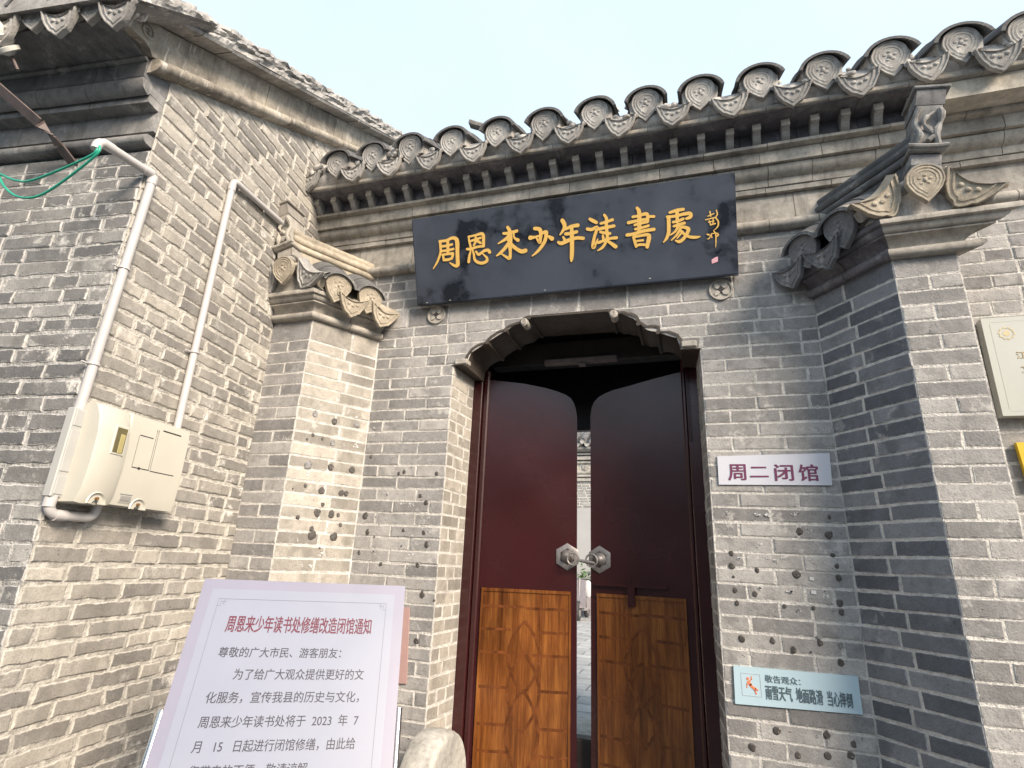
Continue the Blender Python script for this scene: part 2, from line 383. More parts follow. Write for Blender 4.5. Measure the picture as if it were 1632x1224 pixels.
def lay(mb, O, U, N, courses, style, zf=None, seed=0):
    """brick skin on the plane through O along U facing N.
    courses: (z_bottom, z_top, [(u0 at bottom, u0 at top, u1 at bottom, u1 at top)])
    Bricks sit proud of the mortar plane; every brick gets its own outline and tint."""
    rnd = random.Random(seed); O = Vector(O); U = Vector(U).normalized(); N = Vector(N).normalized()
    def P(u, z, d): 
        q = O + U * u + N * d; return (q.x, q.y, z + (zf(q.x) if zf else 0.0))
    J, jit, rel = style['joint'], style['jit'], style['rel']
    for ci, (zb, zt, spans) in enumerate(courses):
        for (ab, at, bb, bt) in spans:
            n = max(1, int(abs(bb - ab) / .25)); vs = []; fs = []
            for i in range(n + 1):
                t = i / n; vs += [P(ab + (bb-ab)*t, zb, 0), P(at + (bt-at)*t, zt, 0)]
            for i in range(n): fs.append((2*i, 2*i+2, 2*i+3, 2*i+1))
            mb.add(vs, fs, 1)
            L = ((bb - ab) + (bt - at)) / 2; cuts = [0.0]; k = (ci + style.get('par', 0)) % 2
            pat = style['pat'][(ci + style.get('par', 0)) % len(style['pat'])]; pi = 0
            if 'fit' in style:
                fr = style['fit'][(ci + style.get('par', 0)) % len(style['fit'])]
                cuts = [0.0] + [max(.1, min(.9, f + rnd.uniform(-.02, .02))) * L for f in fr]
            else:
                x = 0.0
                if not style.get('start_full', True): x -= rnd.uniform(0, .2)
                while True:
                    wdt = pat[pi % len(pat)] * (1 + rnd.uniform(-style['wv'], style['wv'])); pi += 1
                    if rnd.random() < style.get('hdr', 0): wdt = .125 * (1 + rnd.uniform(-.15, .15))
                    x += wdt
                    if x > L - .07: break
                    if x > .05: cuts.append(x)
            cuts.append(L)
            for a, b in zip(cuts[:-1], cuts[1:]):
                if b - a < .02: continue
                ja, jb = (J/2 if a > 0 else style.get('e0', J/2)), (J/2 if b < L else style.get('e1', J/2))
                ua, ubx = a + ja, b - jb
                if ubx - ua < .012: continue
                jh = J * rnd.uniform(.30, .62); jl = J * rnd.uniform(.30, .62)
                z0, z1 = zb + jl, zt - jh; u00 = (ab + at) / 2
                lb, lt = (ab + ja, at + ja) if a == 0 else (u00 + ua, u00 + ua)      # only the end bricks follow a slanting edge
                rb_, rt_ = (bb - jb, bt - jb) if b >= L else (u00 + ubx, u00 + ubx)
                if min(rb_ - lb, rt_ - lt) < .004: 
                    if max(rb_ - lb, rt_ - lt) < .03: continue
                    rb_, rt_ = max(rb_, lb + .004), max(rt_, lt + .004)
                c = [(lb, z0), (rb_, z0), (rt_, z1), (lt, z1)]
                c = [(u + rnd.uniform(-jit, jit), z + rnd.uniform(-jit, jit) * .8) for u, z in c]
                out = []; ph = rnd.uniform(0, 50)
                for q in range(4):
                    p0, p1 = c[q], c[(q+1) % 4]; ln = math.hypot(p1[0]-p0[0], p1[1]-p0[1]); ns = max(1, int(ln / style['seg']))
                    for t in range(ns):
                        s = t / ns; u = p0[0] + (p1[0]-p0[0])*s; z = p0[1] + (p1[1]-p0[1])*s
                        if t: 
                            dd = mnoise.noise((u * 34 + ph, z * 34, q * 7.3)) * jit * 1.6
                            nx, nz = (p1[1]-p0[1]) / ln, -(p1[0]-p0[0]) / ln; u += nx * dd; z += nz * dd
                        out.append((u, z))
                cu = sum(o[0] for o in out) / len(out); cz = sum(o[1] for o in out) / len(out)
                d = rel * rnd.uniform(.5, 1.35); tilt = rnd.uniform(-1, 1) * rel * .5; n = len(out)
                hw, hh = abs(ubx - ua) / 2, abs(z1 - z0) / 2
                def ring(ins, dep):
                    sx, sz = max(.2, 1 - ins / max(hw, .01)), max(.2, 1 - ins / max(hh, .01))
                    return [P(cu + (u-cu)*sx, cz + (z-cz)*sz, dep + (tilt * (u-cu) / max(hw, .01) if dep > 0 else 0)) for u, z in out]
                vs = ring(0, -.002) + ring(.0008, d * .55) + ring(.0045, d) + ring(.016, d * 1.02)
                fs = []
                for r_ in range(3):
                    for i in range(n): fs.append((r_*n+i, r_*n+(i+1)%n, (r_+1)*n+(i+1)%n, (r_+1)*n+i))
                fs.append(tuple(3*n + i for i in range(n)))
                r1, r2 = rnd.random() ** style.get('pw', 1.0), rnd.random()
                if 'omax' in style: r1 *= style['omax'] if rnd.random() > style.get('op', 0.01) else 1.0
                mb.add(vs, fs, style.get('mat', 0), cols=[(r1, r2, .0)]*n + [(r1, r2, .18)]*n + [(r1, r2, .55)]*n + [(r1, r2, 1.0)]*n)

def extr(mb, prof, path, zf=None, seg=.27, mat=0, jit=.0015, gap=.0015, closed_prof=True, caps=True, seed=1, tint=None):
    """moulding: prof [(offset outward, z)] (closed loop) swept along a plan path, cut in brick-long pieces; corners are mitred"""
    rnd = random.Random(seed); pts = [Vector((x, y)) for x, y in path]; nrm = []
    for a, b in zip(pts[:-1], pts[1:]):
        d = (b - a).normalized(); nrm.append(Vector((d.y, -d.x)))
    mit = []
    for i in range(len(pts)):
        if i == 0: mit.append(nrm[0])
        elif i == len(pts) - 1: mit.append(nrm[-1])
        else: mit.append((nrm[i-1] + nrm[i]) / (1 + nrm[i-1].dot(nrm[i])))
    for i in range(len(pts) - 1):
        a, b = pts[i], pts[i+1]; L = (b - a).length; d = (b - a) / L; n = max(1, round(L / seg)) if seg else 1
        ts = [0] + [k / n + (rnd.uniform(-.12, .12) / n if n > 2 else 0) for k in range(1, n)] + [1]
        for k in range(n):
            jo, jz = rnd.uniform(-jit, jit), rnd.uniform(-jit, jit)
            vs = []
            for j, t in enumerate((ts[k], ts[k+1])):
                g = (gap if (j == 0 and k > 0) else -gap if (j == 1 and k < n-1) else 0)
                for o, z in prof:
                    p = a.lerp(b, t); mm = mit[i] if t == 0 else mit[i+1] if t == 1 else nrm[i]
                    q = p + mm * (o + jo) + d * g
                    vs.append((q.x, q.y, z + jz + (zf(q.x) if zf else 0)))
            mt_ = mat[min(i, len(mat)-1)] if isinstance(mat, (list, tuple)) else mat
            m = len(prof); fs = [(q, (q+1) % m, m + (q+1) % m, m + q) for q in range(m)]
            if caps: fs += [tuple(range(m-1, -1, -1)), tuple(range(m, 2*m))]
            mb.add(vs, fs, mt_, (rnd.uniform(.2, .8) if tint is None else tint, rnd.random(), 1.0))

def closed(prof, back=.05):
    """close an open moulding profile towards the wall"""
    return prof + [(-back, prof[-1][1]), (-back, prof[0][1])]
def arc(cx, cz, r, a0, a1, n=6):
    return [(cx + r * math.cos(R(a0 + (a1-a0)*i/n)), cz + r * math.sin(R(a0 + (a1-a0)*i/n))) for i in range(n+1)]

def text(body, parent, o, x, y, box, mat, bold=0.0, depth=.0008, name='lettering', sub=None):
    """writing fitted into box = (u0, u1, v0, v1) of the plane o + x*u + y*v"""
    cu = bpy.data.curves.new(name, 'FONT'); cu.body = body; cu.extrude = depth; cu.resolution_u = 3
    ob = bpy.data.objects.new(name, cu); COL.objects.link(ob); bpy.context.view_layer.update()
    bb = [Vector(c) for c in ob.bound_box]; x0 = min(c.x for c in bb); x1 = max(c.x for c in bb); y0 = min(c.y for c in bb); y1 = max(c.y for c in bb)
    x, y = Vector(x).normalized(), Vector(y).normalized(); n = x.cross(y)
    sx, sy = (box[1]-box[0]) / (x1-x0), (box[3]-box[2]) / (y1-y0)
    o = Vector(o) + x * (box[0] - x0*sx) + y * (box[2] - y0*sy)
    cu.materials.append(mat)
    me = bpy.data.meshes.new_from_object(ob.evaluated_get(bpy.context.evaluated_depsgraph_get()))
    bpy.data.objects.remove(ob); bpy.data.curves.remove(cu)
    if bold:                                                  # heavier type: the same glyphs laid over each other, a hair apart
        V = [v.co.copy() for v in me.vertices]; F = [tuple(p.vertices) for p in me.polygons]; bpy.data.meshes.remove(me)
        me = bpy.data.meshes.new(name); vv = []; ff = []
        for k_, (dx, dy) in enumerate(((-1, -.5), (1, -.5), (-1, .5), (1, .5), (0, 0))):
            o_ = len(vv); vv += [v + Vector((dx*bold, dy*bold, .00012*k_)) for v in V]; ff += [tuple(i + o_ for i in f) for f in F]
        me.from_pydata(vv, [], ff); me.update()
    ob = bpy.data.objects.new(name, me); COL.objects.link(ob); ob.parent = parent
    if not me.materials: me.materials.append(mat)
    ob.matrix_basis = Matrix.Translation(-ORG[parent.name]) @ frame(o, x * sx, y * sy, n)
    ORG[ob.name] = ORG[parent.name]
    return ob

# ================================================================== setting
GZ = 0.2                                                     # street level
b = MB(); b.add([(-60, -60, GZ), (60, -60, GZ), (60, 60, GZ), (-60, 60, GZ)], [(0, 1, 2, 3)])
tag(b.build('ground', m_ground), kind='structure')
b = MB(); b.box((-9, -8.6, GZ), (11, -8.2, 4.4))             # unseen house front across the lane, added to darken reflections and block low sky
tag(b.build('unseen_lane_wall', m_brick_dark), kind='structure')
b = MB(); b.box((-9, 2.7, GZ + .004), (7, 13.9, .30))
tag(b.build('courtyard_paving', m_paving), kind='structure')

# ================================================================== gatehouse
ZS = lambda x: -.022 * (x + .4)                              # the eaves sag a little towards the right
ZB = lambda x: -.0119 * (x + 1.476)                          # and so do the brick courses
gate = thing('gatehouse', 'grey brick gatehouse with arched doorway, brick cornice and tiled eaves', 'gatehouse', (0, 0, GZ))

S_GATE = dict(joint=.010, jit=.0022, rel=.004, pat=[(.25, .25, .125), (.125, .25, .25)], wv=.06, hdr=.06, seg=.05, pw=.9)
S_PIER = dict(joint=.011, jit=.0020, rel=.0035, pat=[(.25,)], fit=[(.60,), (.5,)], wv=.04, seg=.05, pw=.9)
S_FACE = dict(joint=.009, jit=.0018, rel=.0035, pat=[(.25,)], fit=[(), (.5,)], wv=.04, seg=.05, pw=1.3)
S_JAMB = dict(joint=.011, jit=.0020, rel=.0030, pat=[(.12,)], fit=[(.42,), (.72,), (.3, .66)], wv=.05, seg=.05, pw=.8)

AL = [(2.80, -.823), (2.857, -.783), (2.885, -.703), (2.933, -.647), (2.957, -.585), (2.987, -.535), (2.997, -.49), (3.030, -.434)]
AR = [(2.80, .434), (2.833, .413), (2.855, .371), (2.858, .322), (2.885, .32), (2.897, .253), (2.922, .219), (2.963, .201), (2.985, .151), (2.996, .101), (3.018, .055)]
def interp(tab, z):
    if z <= tab[0][0]: return tab[0][1]
    for (z0, x0), (z1, x1) in zip(tab[:-1], tab[1:]):
        if z <= z1: return x0 + (x1-x0) * (z-z0) / max(z1-z0, 1e-6)
    return tab[-1][1]
HC = .07
courses = []
k = -10
while True:
    zt = 2.8404 - k * HC; zb = zt - HC; k += 1
    if zb < GZ: break
    if zb > 3.455: continue
    zt = min(zt, 3.465)
    zbw, ztw = zb - .009, zt - .009                          # height near the arch
    if zbw > 3.12: sp = [(-2.06, -2.06, 1.30, 1.30)]
    elif zbw > 3.025: sp = [(-1.476, -1.476, 1.113, 1.113)]
    elif ztw > 2.80:
        eb, et = zbw, ztw
        l0, l1 = interp(AL, eb) if eb > 2.76 else -.915, interp(AL, et)
        r0_, r1 = interp(AR, eb) if eb > 2.76 else .535, interp(AR, et)
        sp = [(-1.476, -1.476, l0 - .006, l1 - .006), (r0_ + .006, r1 + .006, 1.113, 1.113)]
    else: sp = [(-1.476, -1.476, -.919, -.919), (.538, .538, 1.113, 1.113)]
    sp.append((1.36, 1.36, 3.4, 3.4))
    courses.append((zb, zt, sp))
wb = MB()
st = dict(S_GATE); st['e1'] = .001
# the course just above the arch is of large dressed slabs
lay(wb, (0, 0, 0), (1, 0, 0), (0, -1, 0), [c for c in courses if not (3.045 < c[0] < 3.20 - .07)], st, ZB, 11)
big = [c for c in courses if 3.045 < c[0] < 3.13]
if big:
    zb, zt = min(c[0] for c in big), max(c[1] for c in big)
    lay(wb, (0, 0, 0), (1, 0, 0), (0, -1, 0), [(zb, zt, [(-1.476, -1.476, 1.113, 1.113)])], dict(S_GATE, pat=[(.2, .29, .27, .29, .29, .28, .3, .27)], hdr=0, wv=.03), ZB, 5)
    lay(wb, (0, 0, 0), (1, 0, 0), (0, -1, 0), [(c[0], c[1], [(1.36, 1.36, 3.4, 3.4)]) for c in big], st, ZB, 6)
jc = [c for c in courses if c[1] < 2.78]
lay(wb, (-.919, 0, 0), (.02, .30, 0), (1, 0, 0), [(c[0], c[1], [(0, 0, .30, .30)]) for c in jc], dict(S_JAMB, e0=.001, mat=5), lambda x: ZB(-.919), 21)
lay(wb, (.515, .30, 0), (.023, -.30, 0), (-1, 0, 0), [(c[0], c[1], [(0, 0, .30, .30)]) for c in jc], dict(S_JAMB, e1=.001), lambda x: ZB(.52), 22)
for a_, b_ in (((-2.3, .012, GZ), (-.93, .295, 3.5)), ((.55, .012, GZ), (3.4, .295, 3.5)), ((-2.3, .012, 3.06), (3.4, .295, 4.0))):
    wb.box(a_, b_, 1)
# old glue spots and scraps of posters on the brick
def spot(mb, to3, u, v, r, kind):
    rnd = random.Random(int((u * 991 + v * 577) * 1000)); rr = r * .00085
    mat = {0: 2, 1: 3, 2: 4, 3: 4}[kind]
    if kind in (0, 1):
        n = 14; vs = [to3(u, v, .0078)]; ph = rnd.uniform(0, 9); asp = rnd.uniform(.72, 1.0)
        for q, (sc, dep) in enumerate(((.72, .0072), (1.0, .0035))):
            for i in range(n):
                a = 2 * math.pi * i / n; q2 = 1 + .30 * mnoise.noise((math.cos(a) * 1.3 + ph, math.sin(a) * 1.3, u * 9))
                vs.append(to3(u + rr * sc * q2 * math.cos(a) * asp, v + rr * sc * q2 * math.sin(a), dep))
        fs = [(0, 1 + i, 1 + (i+1) % n) for i in range(n)] + [(1+i, 1+n+i, 1+n+(i+1) % n, 1+(i+1) % n) for i in range(n)]
        mb.add(vs, fs, mat)
        if kind == 0 and rnd.random() < .45:
            mb.add([to3(u + rr*.2 + dx, v - rr*.3 + dz, .0085) for dx, dz in ((0, 0), (rr*.35, -rr*.1), (rr*.3, rr*.22), (rr*.05, rr*.3))], [(0, 1, 2, 3)], 3)
    elif kind == 3:
        h = rr * .8; mb.add([to3(u + dx * h, v + dz * h, .0065) for dx, dz in ((-1, -.7), (.9, -.9), (1.0, .6), (-.9, .8))], [(0, 1, 2, 3)], mat)
    else:
        for j in range(int(3 + r / 4)):
            cx, cz = u + rnd.uniform(-1, 1) * rr, v + rnd.uniform(-1, 1) * rr * .6; s = rnd.uniform(.0025, .007); n = 7; el = rnd.uniform(.3, 1.6)
            mb.add([to3(cx + s * el * rnd.uniform(.3, 1.5) * math.cos(2*math.pi*i/n), cz + s * rnd.uniform(.3, 1.3) * math.sin(2*math.pi*i/n), .0062) for i in range(n)], [tuple(range(n))], mat)
SP = [[[0.105,2.395,26,1],[0.229,2.374,24,0],[0.379,2.384,28,1],[0.112,2.268,14,0],[0.081,2.237,10,0],[0.172,2.256,14,0],[0.237,2.244,26,1],[0.389,2.251,20,2],[0.111,2.092,30,1],[0.249,2.098,24,0],[0.385,2.103,28,0],[0.113,1.975,14,0],[0.214,1.957,24,0],[0.338,1.959,22,0],[0.117,2.044,22,2],[0.373,2.429,10,2],[0.367,1.958,22,0],[0.331,1.954,18,0],[0.232,1.88,16,0],[0.207,1.831,30,0],[0.291,1.83,30,0],[0.335,1.829,16,0],[0.099,1.797,16,0],[0.195,1.707,32,0],[0.188,1.74,20,0],[0.326,1.707,32,0],[0.357,1.774,16,0],[0.251,1.639,8,0],[0.265,1.606,22,2],[0.164,1.542,12,2],[0.221,1.543,14,2],[0.112,1.677,8,2],[0.114,1.973,14,0],[0.211,1.956,24,0],[0.045,1.948,8,0]],[[-1.188,2.096,20,0],[-1.222,2.087,14,0],[-0.972,2.085,14,0],[-1.428,2.194,14,0],[-1.064,1.955,14,0],[-1.43,2.331,10,2],[-1.43,2.375,10,2],[-1.184,2.096,16,0],[-1.22,2.087,12,0],[-0.97,2.085,14,0],[-1.419,1.836,24,0],[-1.39,1.743,20,0],[-1.153,1.757,18,0],[-1.023,1.916,18,0],[-1.021,1.747,18,0],[-0.996,1.684,22,0],[-1.43,1.624,18,0],[-1.278,1.566,16,0],[-1.04,1.571,18,0],[-0.998,1.419,26,0],[-0.922,1.392,8,0],[-1.011,1.182,22,0],[-1.289,1.968,16,2],[-1.168,1.91,24,2],[-1.117,1.904,20,2],[-1.266,1.825,18,2],[-1.34,1.837,12,2],[-1.0,1.833,10,2],[-0.993,1.752,12,2],[-1.094,1.558,18,2],[-1.338,1.632,12,2],[-1.087,1.631,12,2],[-1.172,1.557,8,2],[-1.088,1.724,9,2],[-1.34,1.718,7,0],[-1.156,1.671,7,0],[1.048,1.863,15,0],[0.917,1.797,20,0],[1.037,1.784,22,0],[0.613,1.688,16,0],[0.609,1.631,18,0],[0.719,1.616,16,0],[0.883,1.605,22,0],[1.041,1.696,12,0],[1.052,1.648,15,0],[1.053,1.598,16,0],[0.617,1.523,16,0],[0.7,1.512,16,0],[0.619,1.467,15,0],[0.82,1.465,12,0],[0.937,1.466,11,0],[1.043,1.493,18,0],[1.046,1.456,16,0],[0.628,1.318,18,0],[0.756,1.319,18,0],[0.837,1.288,18,0],[0.943,1.347,12,1],[0.946,1.325,16,0],[1.026,1.32,14,1],[1.016,1.254,18,0],[0.906,1.285,6,0],[0.738,0.965,20,0],[0.932,0.972,20,0],[1.024,0.95,18,0],[0.635,0.89,19,0],[0.81,0.883,16,0],[0.923,0.897,18,0],[1.009,0.908,18,0],[0.748,1.871,16,2],[0.797,1.868,18,2],[0.906,1.877,20,2],[0.957,1.804,12,2],[0.742,1.73,12,2],[0.772,1.674,12,2],[0.838,1.677,12,2],[0.947,1.668,9,2],[0.944,1.59,14,3],[0.945,1.533,16,3],[0.73,1.538,10,2],[0.852,1.532,16,2],[0.992,1.522,12,2],[0.877,1.451,9,2],[0.651,1.67,9,2],[0.611,1.876,9,2],[0.801,1.663,9,2],[0.614,1.583,8,0]]]
for u, v, r, kd in SP[1]: spot(wb, lambda u, v, d: (u, -d, v), u, v, r, kd)
wb.build('wall', [m_brick, m_mortar, m_glue, m_glue_shiny, m_lime, m_brick_tan], gate)

# arch lining: carved stepped soffit with two little volutes
prof = [(-.915, 2.752), (-.83, 2.745), (-.823, 2.80)] + [(x, z) for z, x in AL[1:]]
for i, (a_, b_) in enumerate(((.055, 3.018),)): prof.append((a_, b_))
prof += [(x, z) for z, x in reversed(AR[:-1])] + [(.436, 2.745), (.53, 2.74)]
def smooth_scallop(p):
    out = [p[0]]
    for a_, b_ in zip(p[:-1], p[1:]):
        L = math.hypot(b_[0]-a_[0], b_[1]-a_[1])
        if .05 < L < .14:
            for t in (.33, .66):
                x, z = a_[0] + (b_[0]-a_[0])*t, a_[1] + (b_[1]-a_[1])*t
                out.append((x, z + .006))
        out.append(b_)
    return out
prof = smooth_scallop(prof)
ab = MB(); n = len(prof); cx, cz = -.19, 2.5
def outw(x, z, d):
    l = math.hypot(x - cx, z - cz); return (x + (x-cx)/l*d, z + (z-cz)/l*d)
vs = []
for y, s_ in ((-.008, 0), (.30, .0)):
    for x, z in prof: vs.append((x, y, z))
for y in (.30, -.008):
    for x, z in prof: q = outw(x, z, .016); vs.append((q[0], y, q[1]))
fs = []
for r_ in range(4):
    for i in range(n-1): fs.append((r_*n+i, r_*n+i+1, ((r_+1) % 4)*n+i+1, ((r_+1) % 4)*n+i))
ab.add(vs, fs, 0, (.5, .5, 1))
# corbels under the springing and the thin mouldings that part the scallops
for x0 in (-.905, .44): ab.box((x0, -.016, 2.757), (x0 + .082, .05, 2.793), 1, (.6, .4, 1), bev=.006)
for (x, z) in ((-.70, 2.892), (-.582, 2.962), (-.434, 3.032), (.055, 3.020), (.215, 2.925), (.32, 2.862)):
    ab.tube([(x, -.012, z - .004), (x, .298, z - .004)], .012, 8, 0, (.4, .5, 1))
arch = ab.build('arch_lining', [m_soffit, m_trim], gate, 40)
def spiral(cx, cz, r, y, turns=2.1):
    return [(cx + r * (1 - t / 40 * .85) * math.cos(t / 40 * turns * 6.283 + 1.2), y, cz + r * (1 - t / 40 * .85) * math.sin(t / 40 * turns * 6.283 + 1.2)) for t in range(41)]
for x, z in ((-.462, 3.001), (.078, 2.998)):
    v = MB(); v.tube([(x, -.014, z), (x, .06, z)], .024, 16, 0, (.8, .5, 1)); v.tube(spiral(x, z, .019, -.016), .0035, 6, 0, (.9, .5, 1))
    v.build('volute', m_trim, arch, 40)

# cornice: mouldings from bottom to top
cb = MB(); path = [(-2.08, 0), (3.4, 0)]
def Z(lst, dz=.035): return [(o, z + dz) for o, z in lst]
extr(cb, closed(Z([(0, 3.397), (.028, 3.397)] + arc(.026, 3.428, .030, -85, 85, 6) + [(.028, 3.459), (0, 3.459)])), path, ZS, .28, seed=2)
extr(cb, closed(Z([(.008, 3.4605), (.008, 3.632)])), path, ZS, .40, jit=.001, seed=3)
extr(cb, closed(Z([(.008, 3.6335), (.036, 3.6335), (.038, 3.664), (.02, 3.666)])), path, ZS, .30, seed=4)
extr(cb, closed(Z([(.044, 3.6675)] + arc(.040, 3.7665, .060, -80, -2, 7) + [(.06, 3.7665)])), path, ZS, .28, seed=5)
extr(cb, closed(Z([(.122, 3.769), (.124, 3.842), (.1, 3.842)])), path, ZS, .27, seed=6)
extr(cb, closed(Z([(.15, 3.8435), (.162, 3.846), (.162, 3.864), (.12, 3.866)])), path, ZS, .30, seed=7)
extr(cb, closed(Z([(.138, 3.8675), (.138, 3.964)])), [(-2.08, 0), (1.70, 0)], ZS, .30, 2, seed=8, tint=.1)  # dark recess: eave shade painted in along with the soot
extr(cb, closed(Z([(.268, 3.8675), (.272, 3.962), (.1, 3.964)])), [(1.706, 0), (3.4, 0)], ZS, .42, 1, seed=9)
extr(cb, closed(Z([(.296, 3.9655), (.302, 3.972), (.300, 3.992), (.2, 3.995)])), path, ZS, .31, seed=10)
extr(cb, closed(Z([(.287, 3.9590), (.287, 3.9640)])), [(-2.08, 0), (1.70, 0)], ZS, .31, 2, seed=12)  # dark sheet under the ledge, standing in for its shade and soot
cor = cb.build('cornice', [m_trim, m_stucco, m_soot_shade], gate, 50)
# bracket bricks under the eaves
db = MB(); pr = [(0, -.094), (.018, -.094), (.036, -.080), (.052, -.056), (.066, -.046), (.078, -.044), (.078, 0), (0, 0)]
db.prism([(o, z) for o, z in pr], lambda u, v, d: (d, -u, v), -.020, .020, 1, (.75, .5, 1)); db.box((-.0215, -.084, -.040), (.0215, -.0785, -.001), 0, (.7, .5, 1), None, .0015)
dent = db.mesh('bracket_brick', [m_trim, m_trim_dark])  # dark body stands for soot and shade, pale cap for the lit front
for i in range(26):
    x = -2.0 + i * .1455 + random.uniform(-.008, .008)
    inst(dent, 'bracket_brick', gate, Matrix.Translation((x, -.1385, 3.9575 + .035 + ZS(x))) @ Matrix.Rotation(random.uniform(-.04, .04), 4, 'Z'))
# pierced coin ornaments
for (x, z, w_) in ((-1.062, 3.114, .062), (.667, 3.080, .062)):
    o = MB(); ZC = lambda u, v, d: (x + u, -d, z + v)
    n = 28; vs = []; fs = []
    for r_, d in ((w_, .006), (w_, .016), (w_ * .86, .016), (w_ * .84, .010), (.012, .010)):
        for i in range(n): vs.append(ZC(r_ * math.cos(6.2832*i/n), r_ * math.sin(6.2832*i/n), d))
    for r_ in range(4):
        for i in range(n): fs.append((r_*n+i, r_*n+(i+1) % n, (r_+1)*n+(i+1) % n, (r_+1)*n+i))
    o.add(vs, fs, 0, (.5, .5, 1))
    for q in range(4):                                       # four leaf-shaped raised petals between dark hollows
        a = R(45 + 90*q); c_, s_ = math.cos(a), math.sin(a)
        pts = [(0.004 + .046 * t, .0125 * math.sin(math.pi * t)) for t in [i/8 for i in range(9)]]
        poly = pts + [(p, -q_) for p, q_ in reversed(pts[1:-1])]
        o.prism([(p*c_ - r_*s_, p*s_ + r_*c_) for p, r_ in poly], ZC, .009, .017, 0, (.75, .5, 1))
    d_ = .020
    o.prism([(d_, 0), (0, d_), (-d_, 0), (0, -d_)], ZC, .009, .0185, 1)
    o.build('coin_ornament', [m_trim, m_dark], gate, 40)

# ---------------------------------------------------------------- roof tiles (shared meshes)
def heart(r=.073, tip=.108, n=14):
    p = [(r*math.cos(math.pi*i/n), r*math.sin(math.pi*i/n)*.94) for i in range(n+1)]                 # round top
    low = [(r*(1 - s_**1.9), -tip*s_) for s_ in [k/8 for k in range(1, 9)]]                          # drawn to a point
    return p + [(-x, z) for x, z in low] + [(x, z) for x, z in reversed(low[:-1])]
def relief(mb, outline, loops, face_c=(0, 0), thick=.022, col=(.6, .5, 1)):
    """carved tile front: nested loops of one outline pushed in and out; front looks along -Y"""
    n = len(outline); vs = []; fs = []
    for (s, d) in [(1.0, -thick)] + loops:
        vs += [(face_c[0] + (x-face_c[0])*s, -d, face_c[1] + (z-face_c[1])*s) for x, z in outline]
    L = len(loops) + 1
    for r_ in range(L-1):
        for i in range(n): fs.append((r_*n+i, r_*n+(i+1) % n, (r_+1)*n+(i+1) % n, (r_+1)*n+i))
    fs.append(tuple((L-1)*n+i for i in range(n))); fs.append(tuple(reversed(range(n))))
    mb.add(vs, fs, 0, col)
def tile_end_mesh(mat, var, tint=.6):
    rnd = random.Random(var); t = MB(); hp = [(x * rnd.uniform(.975, 1.025), z * rnd.uniform(.975, 1.025)) for x, z in heart()]
    relief(t, hp, [(1.0, .003), (.97, .006), (.92, .006), (.88, .0035), (.82, .0035), (.79, .0050), (.74, .0050), (.71, .0030), (.64, .0030), (.61, .0042), (.56, .0042), (.53, .0025)], (0, -.004), col=(tint, .5, 1))
    # worn flower boss in the middle
    t.sphere((0, -.001, -.006), (.009, .009, .012), 0, 8, 6, (tint + .15, .5, 1), .08)
    for q in range(5):
        a = R(90 + 72*q + rnd.uniform(-10, 10)); t.sphere((.021*math.cos(a), 0, -.004 + .020*math.sin(a)), (.010, .006, .008), 0, 8, 6, (tint + .1, .5, 1), .12)
    return t.mesh('tile_end', [mat], 35)
def drip_outline(w=.092, dp=.088):
    top = [(-w + 2*w*i/10, .026 - .030 * math.sin(math.pi*i/10)) for i in range(11)]
    bot = []
    for i in range(1, 16):
        t = i/16; x = w - 2*w*t; a = abs(1 - 2*t)
        z = .026 - (dp + .026) * (1 - a ** 2.2) ** .85 - (.014 if i == 8 else .005 if i in (7, 9) else 0) + .0025 * math.cos(i * 2.4)
        bot.append((x, z))
    return list(reversed(top + bot))
def drip_mesh(mat, var, tint=.5, pan=.45):
    rnd = random.Random(50 + var); t = MB(); o = [(x * rnd.uniform(.97, 1.03), z * rnd.uniform(.97, 1.03)) for x, z in drip_outline()]
    relief(t, o, [(1.0, .003), (.97, .006), (.90, .006), (.87, .001), (.74, .001), (.71, .004), (.64, .004), (.62, 0)], (0, -.018), .018, (tint, .5, 1))
    for q in range(3): t.sphere((-.026 + .026*q, 0, -.022 - (.008 if q == 1 else 0)), (.011, .006, .009), 0, 8, 6, (tint + .1, .5, 1), .15)
    # pan tile running up behind the drip
    n = 10; vs = []; fs = []
    for j, (y, r_) in enumerate(((.0, 1.0), (pan, .96))):
        for i in range(n+1):
            x = -.098 + .196*i/n; z = .026 - .030*math.sin(math.pi*i/n); vs.append((x*r_, y + .008, z + y*.50)); 
    m = n + 1
    for j, (y, r_) in enumerate(((.0, 1.0), (pan, .96))):
        for i in range(n+1):
            x = -.098 + .196*i/n; z = .010 - .030*math.sin(math.pi*i/n); vs.append((x*r_, y + .008, z + y*.50))
    for i in range(n): fs += [(i, i+1, m+i+1, m+i), (2*m+i, 3*m+i, 3*m+i+1, 2*m+i+1), (i, 2*m+i, 2*m+i+1, i+1)]
    t.add(vs, fs, 0, (tint - .2, .5, 1))
    return t.mesh('drip_tile', [mat], 35)
